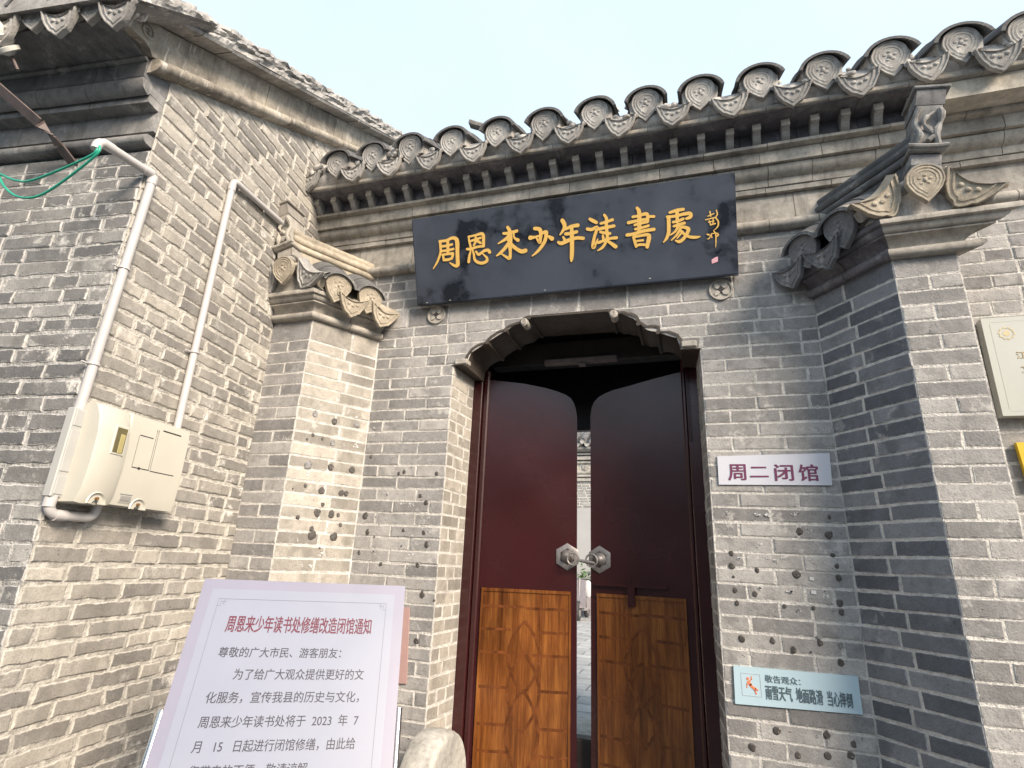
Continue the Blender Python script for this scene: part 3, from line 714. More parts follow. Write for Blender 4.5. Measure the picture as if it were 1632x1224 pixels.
def cap_mesh(mat, length, slope, segs, lift=0.0, overhang=.05, r=.126, tint=.3, seed=0):
    """half-round cap tiles, each lapping the next, rising along +Y"""
    rnd = random.Random(seed); t = MB(); n = 14; ca, sa = math.cos(slope), math.sin(slope)
    for k_ in range(segs):
        y0 = -overhang + (length + overhang) * k_ / segs; y1 = -overhang + (length + overhang) * (k_+1) / segs + .02
        ra = r * (1 + rnd.uniform(-.02, .02)); rb = ra * .955; th = .017; vs = []; fs = []; jx, jz = rnd.uniform(-.004, .004), rnd.uniform(-.003, .003)
        for (y, rr) in ((y0, ra), (y1, rb)):
            for sgn in (0, th):
                for i in range(n+1):
                    a = R(14 + 152*i/n); x = (rr - sgn)*math.cos(a) + jx; h = (rr - sgn)*math.sin(a)*.92 - .020 + jz + lift
                    vs.append((x, y*ca - h*sa*(0 if y0 < 0 and y == y0 else 1), y*sa + h*(1 if y0 < 0 and y == y0 else ca)))
        m = n + 1
        for i in range(n):
            fs += [(i, 2*m+i, 2*m+i+1, i+1), (m+i, m+i+1, 3*m+i+1, 3*m+i), (i, i+1, m+i+1, m+i), (2*m+i, 3*m+i, 3*m+i+1, 2*m+i+1)]
        fs += [(0, m, 3*m, 2*m), (n, 2*m+n, 3*m+n, m+n)]
        t.add(vs, fs, 0, (tint + rnd.uniform(-.15, .15), .5, 1))
    return t.mesh('cap_tile', [mat], 40)
def lumps(mb, pts, r, seed=0, mat=0):
    rnd = random.Random(seed)
    for p in pts:
        rr = r * rnd.uniform(.6, 1.3); mb.sphere(p, (rr * rnd.uniform(.8, 1.6), rr * .7, rr * rnd.uniform(.6, 1.0)), mat, 9, 6, (rnd.random(), .5, 1), .16)

ends = [tile_end_mesh(m_tile, i, .2 + .14*i) for i in range(5)]
drips = [drip_mesh(m_tile, i, .2 + .15*i) for i in range(5)]
SL = R(27)
caps = [cap_mesh(m_tile_dark, 1.35, SL, 6, seed=i) for i in range(3)]
EY, EZ = -.345, 4.192
RZ = lambda x: -.026 * (x + 1.2)
rb = MB()
# lime bedding between ledge and tiles, roof boards and back slope
n = 120; vs = []; fs = []
for i in range(n+1):
    x = -2.06 + 5.46*i/n; zz = ZS(x) + .035
    row = [(-.285, 3.9955), (-.300, 4.012), (-.322, 4.045), (-.315, 4.085), (-.29, 4.125), (-.22, 4.155)]
    for j, (y, z) in enumerate(row):
        q = mnoise.noise((x*9, j*1.7, 3.1)) * .012 + mnoise.noise((x*31, j*2.3, 1.0)) * .006
        vs.append((x, y + q * (j > 0), z + zz + q*.6 * (j > 0)))
m = len(row)
for i in range(n):
    for j in range(m-1): fs.append((i*m+j, (i+1)*m+j, (i+1)*m+j+1, i*m+j+1))
rb.add(vs, fs, 0, (.4, .5, 1))
def slab(x0, x1, y0, z0, y1, z1, th):
    vs = []
    for x in (x0, x1): vs += [(x, y0, z0 + RZ(x)), (x, y1, z1 + RZ(x)), (x, y1, z1 + RZ(x) - th), (x, y0, z0 + RZ(x) - th)]
    rb.add(vs, [(0, 1, 2, 3), (7, 6, 5, 4), (0, 4, 5, 1), (1, 5, 6, 2), (2, 6, 7, 3), (3, 7, 4, 0)], 1, (.3, .5, 1))
extr(rb, closed([(.292, 4.0315), (.298, 4.06), (.292, 4.135), (.24, 4.165)]), [(1.66, 0), (3.4, 0)], ZS, .5, 2, seed=77)
slab(-2.06, 3.4, -.27, 4.145, 1.0, 4.145 + 1.27*math.tan(SL), .05); slab(-2.06, 3.4, 1.002, 4.145 + 1.27*math.tan(SL), 2.9, 3.75, .05)
zr = 4.145 + 1.27*math.tan(SL)
rb.box((-2.06, .93, zr + .02), (3.4, 1.07, zr + .16), 1, (.3, .5, 1))
RX = [-1.760, -1.477, -1.195, -.890, -.577, -.274, .036, .327, .624, .926, 1.232, 1.533, 1.832, 2.095, 2.40, 2.70, 3.0]
lumps(rb, [(x + random.uniform(-.10, .10), -.335 + random.uniform(0, .03), EZ - .035 + RZ(x) + random.uniform(-.03, .02)) for x in [RX[int(i/2.2)] + .14 for i in range(34)]], .020, 4)
lumps(rb, [(-1.36 + random.uniform(-.06, .06), -.32, 4.205 + random.uniform(-.02, .04)) for i in range(9)] + [(-1.99 + random.uniform(-.05, .06), -.33, 4.175 + random.uniform(-.03, .03)) for i in range(12)], .026, 9)
for x in RX:                                                 # lime stuffed under every cap tile
    rb.prism([(-.088, -.05), (.088, -.05), (.097, .02), (.072, .066), (.03, .088), (-.03, .088), (-.072, .066), (-.097, .02)], lambda u, v, d: (x + u, EY + .012 + d, EZ + RZ(x) + v + d*.5), .0, .12, 0)
# lime fillet against the gable
rb.prism([(-.34, 4.17), (-.20, 4.34), (.1, 4.58), (.1, 4.42), (-.30, 4.12)], lambda u, v, d: (-2.03 + d - u*.15, u, v), 0, .12, 0, (.55, .5, 1))
roof = rb.build('roof', [m_bed, m_tile_dark, m_stucco], gate, 50)
for i, x in enumerate(RX):
    z = EZ + RZ(x) + random.uniform(-.008, .008); tw = random.uniform(-.11, .11)
    inst(ends[(i*3) % 5], 'tile_end', roof, Matrix.Translation((x, EY, z)) @ Matrix.Rotation(tw, 4, 'Y') @ Matrix.Rotation(R(9) + random.uniform(-.09, .09), 4, 'X') @ Matrix.Scale(random.uniform(1.08, 1.16), 4))
    inst(caps[i % 3], 'cap_tile', roof, Matrix.Translation((x, EY + .01, z + .012)) @ Matrix.Rotation(tw * .5, 4, 'Y'))
for i, x in enumerate([-1.985] + [(a + c) / 2 for a, c in zip(RX[:-1], RX[1:])]):
    inst(drips[(i*2) % 5], 'drip_tile', roof, Matrix.Translation((x, EY - .012, EZ - .098 + RZ(x) + random.uniform(-.008, .008))) @ Matrix.Rotation(random.uniform(-.12, .12), 4, 'Y') @ Matrix.Rotation(R(14) + random.uniform(-.1, .1), 4, 'X') @ Matrix.Scale(random.uniform(1.02, 1.10), 4))

for (x, y, z, a, b_) in ((-.79, -.20, 4.40, .3, 0), (.02, -.16, 4.43, -.15, 1), (.25, -.10, 4.40, .5, 0)):      # slipped fragments lying on the slope
    q = MB()
    if b_: q.prism([(.09*math.cos(R(t)), .075*math.sin(R(t))) for t in range(0, 181, 20)] + [(.075*math.cos(R(t)), .06*math.sin(R(t))) for t in range(180, -1, -20)], lambda u, v, d: (x + u + d*.2, y + d, z + RZ(x) + v + d*.4), 0, .16, 0)
    else: q.box((-.05, -.06, -.012), (.06, .07, .016), 0, None, Matrix.Translation((x, y, z + RZ(x) + .01)) @ Matrix.Rotation(a, 4, 'Z') @ Matrix.Rotation(.5, 4, 'X') @ Matrix.Rotation(.25, 4, 'Y'), .004)
    q.build('loose_tile', m_tile, roof, 40)

# ---------------------------------------------------------------- doors
fb = MB(); PA = dict(col=(.5, .5, 1))
fb.box((-.965, .302, GZ), (-.838, .41, 3.02), 0, bev=.004); fb.box((.45, .302, GZ), (.60, .41, 3.02), 0, bev=.004)
fb.box((-.8375, .322, GZ), (-.800, .372, 2.83), 0, bev=.008); fb.box((.424, .322, GZ), (.4495, .372, 2.83), 0, bev=.008)
fb.box((-.838, .46, 2.90), (.45, .58, 3.05), 1, bev=.004); fb.box((-1.3, 1.0, 2.56), (.95, 1.05, 3.2), 1)
for i in range(3): fb.tube([(.452 + .008*i, .300, 2.30), (.452 + .008*i, .300, 2.80)], .003, 6, 0)
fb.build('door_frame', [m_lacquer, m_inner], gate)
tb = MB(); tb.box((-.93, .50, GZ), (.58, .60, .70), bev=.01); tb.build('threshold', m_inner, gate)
bb = MB(); bb.box((-.45, .415, 2.872), (.04, .4575, 2.915), bev=.008); bb.box((-.215, .405, 2.852), (-.165, .45, 2.8705), bev=.004); bb.build('bracket_beam', m_bracket, gate)
pb = MB()                                                    # covered passage behind the doors
for a_, b_ in (((-1.5, .30, GZ), (-1.35, 2.6, 3.25)), ((1.0, .30, GZ), (1.15, 2.6, 3.25)), ((-1.5, .30, 3.2), (1.15, 2.6, 3.26)), ((-1.35, 2.46, 2.93), (1.0, 2.6, 3.2))): pb.box(a_, b_)
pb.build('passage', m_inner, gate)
pf = MB(); pf.box((-1.35, .60, GZ), (1.0, 2.7, .304)); pf.build('passage_floor', m_stone, gate)
def door(hinge, free, tops, panel, sgn):
    hx, hy = hinge; d = Vector((free[0]-hx, free[1]-hy, 0)); W = d.length; d.normalize(); nn = Vector((-d.y, d.x, 0)) * (-1 if sgn > 0 else 1)   # nn looks at the street
    to = lambda s, z, dep: tuple(Vector((hx, hy, 0)) + d*s + nn*dep + ZAX*z)
    S_ = lambda x: (x - hx) / d.x
    poly = [(0, .28), (W, .28)] + [(min(S_(x), W), z) for x, z in reversed(tops)] + [(0, tops[0][1] + .004)]
    D = MB(); D.prism(poly, to, -.05, 0, 0, (.5, .5, 1)); dr = D.build('door', m_lacquer, gate, 30)
    p = MB(); a_, b_ = panel; p.prism([(a_, .34), (b_, .34), (b_, 1.455), (a_, 1.455)], to, -.01, .004, 0, (.5, .5, 1))
    strips = []
    cxp = (a_ + b_) / 2; hw = .092
    for z in (1.357, 1.232, 1.11, .93, .746, .616):           # cross lines stop at the leaf-shaped middle
        gapw = 0 if z > 1.3 else .07 + .02*math.sin(z*21)
        strips.append(((a_, z), (cxp - gapw, z + .004), .015, .0046)); strips.append(((cxp + gapw, z - .003), (b_, z), .015, .0046))
    for zt, zb in ((1.285, .91), (1.12, .72), (.93, .50)):
        for q in (-1, 1):
            pp = [(cxp + q*hw*math.sin(math.pi*t)**.85, zt + (zb-zt)*t) for t in [k/14 for k in range(15)]]
            for p0, p1 in zip(pp[:-1], pp[1:]): strips.append((p0, p1, .015, .0048 + .0003*q + .0004*zt))
    for (s0, z0), (s1, z1), wd, dep in strips:
        l = math.hypot(s1-s0, z1-z0); nx, nz = -(z1-z0)/l*wd/2, (s1-s0)/l*wd/2
        p.prism([(s0+nx, z0+nz), (s1+nx, z1+nz), (s1-nx, z1-nz), (s0-nx, z0-nz)], to, .001, dep, 1, (.5, .5, 1))
    for s, w_ in ((a_, .012), (b_ - .012, .012)): p.prism([(s, .34), (s + w_, .34), (s + w_, 1.455), (s, 1.455)], to, .001, .0085, 0, (.2, .5, 1))
    p.prism([(a_, 1.44), (b_, 1.44), (b_, 1.458), (a_, 1.458)], to, .001, .010, 0, (.2, .5, 1))
    p.build('kick_panel', [m_wood, m_woodline], dr)
    return dr, to, W
TL = [(-.782, 2.767), (-.574, 2.741), (-.435, 2.711), (-.36, 2.688), (-.30, 2.662), (-.268, 2.638), (-.247, 2.60), (-.236, 2.56), (-.229, 2.51)]
TR = [(.389, 2.735), (.25, 2.714), (.116, 2.69), (.004, 2.672), (-.05, 2.655), (-.09, 2.636), (-.118, 2.608), (-.134, 2.572), (-.143, 2.52)]
dl, toL, WL = door((-.805, .345), (-.2245, .448), TL, (.022, .555), 1)
dr_, toR, WR = door((.43, .345), (-.1475, .450), TR, (.045, .545), -1)
def plate(dd, to, s, z):
    h = MB(); n = 6
    hexa = [(s + .076*math.cos(R(90 + 60*i)), z + .078*math.sin(R(90 + 60*i))) for i in range(6)]
    vs = [to(u, v, 0) for u, v in hexa] + [to(u, v, .006) for u, v in hexa] + [to(s + (u-s)*.93, z + (v-z)*.93, .009) for u, v in hexa]
    vs += [to(s + .046*math.cos(6.2832*i/6 + 1.571), z + .046*math.sin(6.2832*i/6 + 1.571), .009) for i in range(6)]
    fs = [(r_*6+i, r_*6+(i+1) % 6, (r_+1)*6+(i+1) % 6, (r_+1)*6+i) for r_ in range(3) for i in range(6)]
    h.add(vs, fs, 0, (.5, .5, 1)); N_ = 16; vs = []; fs = []
    for j, (r_, dp) in enumerate(((.040, .008), (.036, .013), (.029, .024), (.021, .034), (.010, .040), (.001, .041))):
        vs += [to(s + r_*math.cos(6.2832*i/N_), z + r_*math.sin(6.2832*i/N_), dp) for i in range(N_)]
    for j in range(5):
        for i in range(N_): fs.append((j*N_+i, j*N_+(i+1) % N_, (j+1)*N_+(i+1) % N_, (j+1)*N_+i))
    h.add(vs, fs, 0, (.5, .5, 1)); h.build('handle_plate', m_iron, dd, 35)
def ring(dd, c, r, ax, name='pull_ring', th=.0055):
    x = Vector(ax).normalized(); y = ZAX; pts = [Vector(c) + (x*math.cos(6.2832*i/26) + y*math.sin(6.2832*i/26))*r for i in range(27)]
    q = MB(); q.tube(pts, th, 8, 0, (.5, .5, 1)); q.build(name, m_iron, dd, 40)
sL, sR = .530, .528
plate(dl, toL, sL, 1.652); plate(dr_, toR, sR, 1.643)
ring(dl, toL(sL + .036, 1.640, .062), .034, (1, .15, 0)); ring(dr_, toR(sR + .028, 1.636, .062), .034, (1, -.15, 0))
lk = MB(); a_, b_ = Vector(toL(sL + .064, 1.634, .060)), Vector(toR(sR + .010, 1.622, .062))
lk.tube([a_, a_.lerp(b_, .2), a_.lerp(b_, .5), a_.lerp(b_, .8), b_], [.005, .009, .010, .009, .006], 10)
lk.tube([a_.lerp(b_, .55), a_.lerp(b_, .65) + Vector((0, 0, -.02)), a_.lerp(b_, .85) + Vector((0, 0, -.026)), b_ + Vector((.004, 0, -.022)), b_], .0035, 7)
lock = lk.build('door_lock', m_iron, None, 40, org=a_)
tag(lock, 'small iron link lock joining the two ring handles of the doors', 'lock')
la = MB()
for (s0, s1, z0, z1, d0, d1) in ((.545, .14, 1.500, 1.520, .002, .020), (.36, .318, 1.40, 1.512, .0105, .022)):
    la.prism([(s0, z0), (s1, z0), (s1, z1), (s0, z1)], toR, d0, d1, 0, (.5, .5, 1))
la.build('latch', m_lacquer, dr_)

# ================================================================== the two splayed wing piers
pier_end = [tile_end_mesh(m_tile_tan, 10 + i, .35 + .2*i) for i in range(2)]
pier_drip = [drip_mesh(m_tile_tan, 10 + i, .35 + .2*i, .26) for i in range(2)]
grey_end = [tile_end_mesh(m_tile_shaded, 20 + i, .4 + .3*i) for i in range(2)]
grey_drip = [drip_mesh(m_tile_shaded, 20 + i, .4 + .3*i, .26) for i in range(2)]
hip_drip = {True: drip_mesh(m_tile, 31, .6, .035), False: drip_mesh(m_tile_tan, 32, .6, .035)}
pier_cap = [cap_mesh(m_tile_dark, .27, R(32), 2, seed=30 + i, tint=.6, r=.115) for i in range(2)]
def pier(label, Aj, Bj, Cj, Dj, z0, outer, seed, rs, ds, spots=None, left=False):
    """Aj wall joint, Bj free arris of the splayed face, Cj other arris of the front face, Dj back on the wall"""
    A, B, Cc, D = [Vector((x, y, 0)) for x, y in (Aj, Bj, Cj, Dj)]
    e = (A - B); Ls = e.length; e.normalize(); fx = (Cc - B).normalized(); Wf = (Cc - B).length
    ns = Vector((e.y, -e.x, 0)); 
    if ns.x * (1 if left else -1) < 0: ns = -ns                # splayed face normal
    P0 = thing('gate_pier', label, 'gate pier', (B.x, B.y, GZ), 'splayed brick piers beside the gate')
    cs = []
    k = 0
    while True:
        zt = z0 - k*HC; zb = zt - HC; k += 1
        if zb < GZ: break
        if zt <= 2.97: cs.append((zb, zt))
    tp = cs[0][1]; cs = [(tp, 2.977)] + cs if 2.977 - tp > .022 else [(cs[0][0], 2.977)] + cs[1:]
    m = MB()
    if left:
        lay(m, B, e, ns, [(a, c, [(0, 0, Ls, Ls)]) for a, c in cs], dict(S_PIER, e0=.001, mat=5), None, seed)
        lay(m, Cc, -fx, (0, -1, 0), [(a, c, [(0, 0, Wf, Wf)]) for a, c in cs], dict(S_FACE, e1=.001), None, seed + 1)
    else:
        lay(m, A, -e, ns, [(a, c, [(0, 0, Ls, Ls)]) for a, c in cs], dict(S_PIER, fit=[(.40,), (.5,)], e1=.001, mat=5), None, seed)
        lay(m, B, fx, (0, -1, 0), [(a, c, [(0, 0, Wf, Wf)]) for a, c in cs], dict(S_FACE, e0=.001), None, seed + 1)
        lay(m, Cc, D - Cc, (.79, .61, 0), [(a, c, [(0, 0, (D-Cc).length, (D-Cc).length)]) for a, c in cs], dict(S_PIER), None, seed + 2)
    ins = [A + Vector((0, .02, 0)), B - ns*.012 + Vector((0, .012, 0)), Cc + Vector((0, .012, 0)), D + Vector((0, .02, 0))]
    vs = [(p.x, p.y, GZ) for p in ins] + [(p.x, p.y, 3.1) for p in ins]
    m.add(vs, [(0, 1, 2, 3), (7, 6, 5, 4), (0, 4, 5, 1), (1, 5, 6, 2), (2, 6, 7, 3), (3, 7, 4, 0)], 1)
    if spots:
        for u, v, r, kd in spots:
            spot(m, lambda u, v, d: tuple(B + e*u + ns*d + ZAX*v), u, v, r, kd)
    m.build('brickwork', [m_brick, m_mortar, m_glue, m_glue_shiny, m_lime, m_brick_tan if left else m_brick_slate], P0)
    # cornice
    path = [(Cc.x, Cc.y), (B.x, B.y), (A.x, A.y)] if left else [(A.x, A.y), (B.x, B.y), (Cc.x, Cc.y), (D.x, D.y)]
    c = MB(); MS = [0, 0] if left else [1, 0, 0]  # splayed side takes the brick darkened for soot and shade
    extr(c, closed([(.006, 2.972), (.030, 2.972)] + arc(.024, 2.993, .022, -80, 85, 5) + [(.02, 3.016), (.0, 3.016)]), path, None, .24, MS, seed=seed)
    extr(c, closed([(.016, 3.0175), (.020, 3.03), (.030, 3.045), (.050, 3.058), (.066, 3.062), (.066, 3.070), (0, 3.070)]), path, None, .26, MS, seed=seed + 1)
    extr(c, closed([(.060, 3.0715), (.078, 3.075), (.088, 3.088), (.090, 3.100), (0, 3.100)]), path, None, .25, MS, seed=seed + 2)
    extr(c, closed([(.088, 3.1015), (.106, 3.104), (.110, 3.118), (.106, 3.129), (0, 3.129)]), path, None, .25, MS, seed=seed + 3)
    c.build('cornice', [m_trim] if left else [m_trim, m_soot_shade], P0, 50)
    # small roof: two slopes along the pier, front gable of plaster
    r = MB(); cen = (B + Cc) / 2; half = Wf / 2 * abs(fx.cross(e).z)             # half thickness across the ridge
    ax = Vector((-e.y, e.x, 0)); ax = ax if ax.dot(ns) > 0 else -ax                # across, towards the splayed side
    RB = cen; F = -e
    Lr = ((A + D) / 2 - cen).length
    def Q(s, a, z): return tuple(RB + e*s + ax*a + ZAX*z)
    hw = half + .085; pz = 3.15; rz = 3.345
    vs = [Q(.03, hw, pz), Q(.03, 0, rz), Q(.03, -hw, pz), Q(Lr + .3, hw, pz), Q(Lr + .3, 0, rz), Q(Lr + .3, -hw, pz), Q(.03, hw, 3.1305), Q(.03, -hw, 3.1305), Q(Lr + .3, hw, 3.1305), Q(Lr + .3, -hw, 3.1305)]
    r.add(vs, [(0, 1, 2, 7, 6), (0, 3, 4, 1), (1, 4, 5, 2), (0, 6, 8, 3), (2, 5, 9, 7), (6, 7, 9, 8)], 0, (.5, .5, 1))
    # front gable panel is square to the wall, like the front face itself
    fm = (B + Cc) / 2; gw = Wf/2 + .095
    poly = [(-gw, 3.1305), (gw, 3.1305), (gw - .02, 3.165), (0, 3.335), (-gw + .02, 3.165)]
    r.prism(poly, lambda u, v, d: (fm.x + u, fm.y + d, v), -.085, .10, 0, (.35, .5, 1))
    rf = r.build('roof', [m_trim if left else m_bed], P0)
    for i, s in enumerate(rs):
        p = B + e*s + ns*.150 + ZAX*3.185
        x = e if not left else e; zr_ = math.atan2(ns.y, ns.x) + math.pi/2
        Mz = Matrix.Translation(p) @ Matrix.Rotation(zr_, 4, 'Z')
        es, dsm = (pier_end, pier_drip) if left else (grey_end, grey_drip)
        inst(es[i % 2], 'tile_end', rf, Mz @ Matrix.Rotation(random.uniform(-.1, .1), 4, 'Y') @ Matrix.Rotation(R(12), 4, 'X') @ Matrix.Scale(1.12, 4))
        inst(pier_cap[i % 2], 'cap_tile', rf, Mz @ Matrix.Translation((0, .01, .014)))
    for i, s in enumerate(ds):
        p = B + e*s + ns*.152 + ZAX*3.115
        Mz = Matrix.Translation(p) @ Matrix.Rotation(math.atan2(ns.y, ns.x) + math.pi/2, 4, 'Z')
        inst((pier_drip if left else grey_drip)[i % 2], 'drip_tile', rf, Mz @ Matrix.Rotation(random.uniform(-.1, .1), 4, 'Y') @ Matrix.Rotation(R(14), 4, 'X') @ Matrix.Scale(1.1, 4))
    # front: ridge disc between two drips that follow the gable slopes
    fcx = fm.x
    inst((pier_end)[0], 'tile_end', rf, Matrix.Translation((fcx, fm.y - .165, 3.262)) @ Matrix.Rotation(R(10), 4, 'X'))
    for q in (-1, 1):
        inst(hip_drip[left], 'drip_tile', rf, Matrix.Translation((fcx + q*.178, fm.y - .140, 3.232)) @ Matrix.Rotation(q*R(33), 4, 'Y') @ Matrix.Rotation(R(16), 4, 'X') @ Matrix.Scale(1.25, 4))
        capm = MB()
        pts = [Vector((fcx + q*t, fm.y - .09, 3.315 - .62*t)) for t in (.02, .10, .18, .25)]
        capm.tube(pts, .030, 10, 0, (.5, .5, 1)); capm.build('hip_tile', m_tile_tan if left else m_tile, rf, 40)
    # ridge of three stacked rolls with finial
    g = MB(); zc = lambda s: -.02 * s
    for z, r_, off in ((3.452, .022, .034), (3.500, .022, .030), (3.545, .026, .014)):
        for sd in ((1, -1)): g.tube([Q(-.10 + .05*t, off*sd, z + .015*math.exp(-t*1.2)) for t in range(int((Lr + .30) / .05))], r_, 10, 0, (.5, .5, 1))
    vs = [Q(s, a, z) for s in (-.08, Lr + .2) for a in (-.036, .036) for z in (3.25, 3.555)]
    g.add(vs, [(0, 1, 3, 2), (4, 6, 7, 5), (0, 4, 5, 1), (2, 3, 7, 6), (1, 5, 7, 3), (0, 2, 6, 4)], 0, (.5, .5, 1))
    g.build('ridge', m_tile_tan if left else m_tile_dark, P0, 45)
    f = MB(); xo = fcx + (-.02 if left else .02); mt = m_trim if left else m_trim_dark
    lean = Matrix.Translation((xo, fm.y - .06, 3.31)) @ Matrix.Rotation(R(-13 if left else 11), 4, 'Y')
    def fbx(a, b_, bev=.006, t=.5): f.box(a, b_, 0, (t, .5, 1), lean, bev)
    for q in (-1, 1): f.sphere(tuple(lean @ Vector((q*.030, -.060, .020))), (.036, .034, .024), 0, 10, 8, (.2, .5, 1))
    fbx((-.060, -.070, .042), (.060, .08, .108), t=.15)
    fbx((-.072, -.092, .112), (.072, .08, .132), t=.8)
    f.tube([tuple(lean @ Vector((x, -.094, .128 + .8*x*x))) for x in (-.076, -.04, 0, .04, .076)], .011, 8, 0, (.8, .5, 1))
    # carved S-scroll slab, ragged from weather
    sc = [(-.060, .134), (-.074, .17), (-.078, .21), (-.064, .25), (-.070, .29), (-.090, .325), (-.092, .350), (.05, .350), (.055, .26), (.045, .19), (.05, .134)]
    f.prism(sc, lambda u, v, d: tuple(lean @ Vector((d, u, v))), -.050, .050, 0, (.6, .5, 1))
    for q in (-1, 1):
        f.tube([tuple(lean @ Vector((q*(.040 - .010*math.sin(t*.7)), -.078 - .010*math.sin(t*.9), .150 + .0205*t))) for t in range(10)], [.013 + .004*math.sin(t*1.7 + q) for t in range(10)], 8, 0, (.75, .5, 1))
    f.tube([tuple(lean @ Vector((.022*math.sin(t*.8), -.084 - .006*math.cos(t), .160 + .018*t))) for t in range(10)], [.010 + .005*math.sin(t*2.1) for t in range(10)], 8, 0, (.85, .5, 1))
    f.prism([(-.094, .352), (-.104, .385), (-.108, .425), (.06, .425), (.06, .352)], lambda u, v, d: tuple(lean @ Vector((d, u, v))), -.056, .056, 0, (.2, .5, 1))
    f.box((-.072, -.118, .427), (.072, .06, .445), 0, (.3, .5, 1), lean, .004)
    f.build('finial', mt, P0, 40)
    return P0
pier('splayed brick pier of warm tan brick with little tiled roof, against the side building', (-1.476, 0), (-1.699, -.401), (-1.992, -.401), (-1.77, .0), 2.8404, None, 41, (.068, .285), (.178, .398), SP[0], True)
pier('splayed brick pier with bluish shaded inner face, between the small signs and the marble tablet', (1.113, 0), (1.374, -.334), (1.6204, -.334), (1.36, 0), 2.8797, None, 61, (.110, .320), (.215, .425))

# ================================================================== side building
TH = R(8.3)
Gd = Vector((-math.sin(TH), math.cos(TH), 0)); Gn = Vector((math.cos(TH), math.sin(TH), 0)); Ld = Vector((-math.cos(TH), -math.sin(TH), 0)); Ln = Vector((math.sin(TH), -math.cos(TH), 0))
PC = Vector((-1.9899, -.406, 0)); CN = PC - Gd*1.098
def gb(s, z, o=0.0): return PC - Gd*s + Gn*o + ZAX*z          # on the gable: s metres from the pier towards the street
def lf(u, z, o=0.0): return CN + Ld*u + Ln*o + ZAX*z          # on the street front: u metres from the corner
side = thing('side_building', 'old grey brick building with raking gable trim and deep moulded eaves', 'building', (CN.x, CN.y, GZ))
RK = lambda s: 4.416 - .603*s                                  # underside of the raking moulding
S_OLD = dict(joint=.016, jit=.0042, rel=.0055, pat=[(.25, .25, .125, .25), (.125, .25, .25)], wv=.16, hdr=.22, seg=.028, pw=.95, start_full=False, omax=.93, op=.03)
m = MB(); cs = []; z = GZ + .01; k = 0
while z < 5.6:
    h = .070 * random.uniform(.95, 1.05); zt = z + h
    # gable: u runs from the far end (s=-2.6) to the street corner (s=1.098)
    sa = min(1.098, (4.416 + .03 - z) / .603); sb = min(1.098, (4.416 + .03 - zt) / .603)
    if sb > -2.5: cs.append((z, zt, [(0, 0, sa + 2.6, sb + 2.6)]))
    z = zt
lay(m, gb(-2.6, 0), -Gd, Gn, cs, dict(S_OLD, e1=.003), None, 81)
m.build('gable_wall', [m_brick_old, m_mortar_old], side)
m = MB(); lay(m, lf(2.6, 0), -Ld, Ln, [(a, c, [(0, 0, 2.6, 2.6)]) for a, c, _ in cs if c < 3.40], dict(S_OLD, e1=.003, par=1, joint=.015), None, 91)
vs = [lf(2.6, GZ, -.03), lf(.03, GZ, -.03), gb(-2.6, GZ, -.03), lf(2.6, GZ, -3.5)]
m.add([tuple(v) for v in vs] + [tuple(v + ZAX*3.5) for v in vs], [(0, 1, 5, 4), (1, 2, 6, 5)], 1)
m.build('front_wall', [m_brick_dark, m_mortar_dark], side)
# street-side cornice
c = MB(); a_, b_ = lf(2.6, 0), lf(.004, 0); path = [(a_.x, a_.y), (b_.x, b_.y)]
extr(c, closed([(.0, 3.365), (.03, 3.365)] + arc(.026, 3.390, .026, -80, 80, 6) + [(.02, 3.418), (0, 3.418)]), path, None, .27, seed=101)
extr(c, closed([(-.012, 3.4195), (-.012, 3.446)]), path, None, .4, seed=102, tint=0)
extr(c, closed([(.014, 3.4475), (.016, 3.556)]), path, None, .38, seed=103)
extr(c, closed([(.05, 3.5575), (.076, 3.560), (.078, 3.596), (.03, 3.598)]), path, None, .30, seed=104)
extr(c, closed([(.080, 3.5995)] + arc(.078, 3.638, .054, -78, 10, 6) + [(.06, 3.648)]), path, None, .28, seed=105)
extr(c, closed([(.122, 3.6495), (.134, 3.66), (.136, 3.735), (.1, 3.737)]), path, None, .29, seed=106, tint=.1)
extr(c, closed([(.140, 3.7385), (.152, 3.741), (.152, 3.752), (.1, 3.754)]), path, None, .33, seed=107, tint=.9)
extr(c, closed([(.140, 3.7555), (.18, 3.757), (.25, 3.764), (.318, 3.778), (.322, 3.802), (.2, 3.812)]), [(a_.x, a_.y), tuple(lf(.022, 0).xy)], None, .32, seed=108, tint=.15)
c.build('cornice', m_trim_dark, side, 50)
# raking gable trim
def rake(mb, prof, s0, s1, seg, jit, mat=0, seed=1, tint=None):
    rnd = random.Random(seed); n = max(1, int((s0-s1)/seg)); nr = Vector((-Gd.x*-.0, 0, 0))
    for k_ in range(n):
        vs = []; jo, jz = rnd.uniform(-jit, jit), rnd.uniform(-jit, jit)
        for s in (s0 + (s1-s0)*k_/n - .001, s0 + (s1-s0)*(k_+1)/n + .001):
            for o, dz in prof: vs.append(tuple(gb(s, RK(s) + dz + jz, o + jo)))
        q = len(prof); fs = [(i, (i+1) % q, q+(i+1) % q, q+i) for i in range(q)] + [tuple(range(q-1, -1, -1)), tuple(range(q, 2*q))]
        mb.add(vs, fs, mat, (rnd.uniform(.15, .85) if tint is None else tint, rnd.random(), 1))
g = MB()
rake(g, [(-.05, 0), (.022, .002), (.050, .014), (.062, .036), (.058, .060), (.036, .080), (-.05, .084)], 1.225, -2.5, .29, .002, 0, 3)
rake(g, [(-.05, .086), (.020, .088), (.024, .262), (-.05, .264)], 1.243, -2.5, .36, .002, 0, 4)
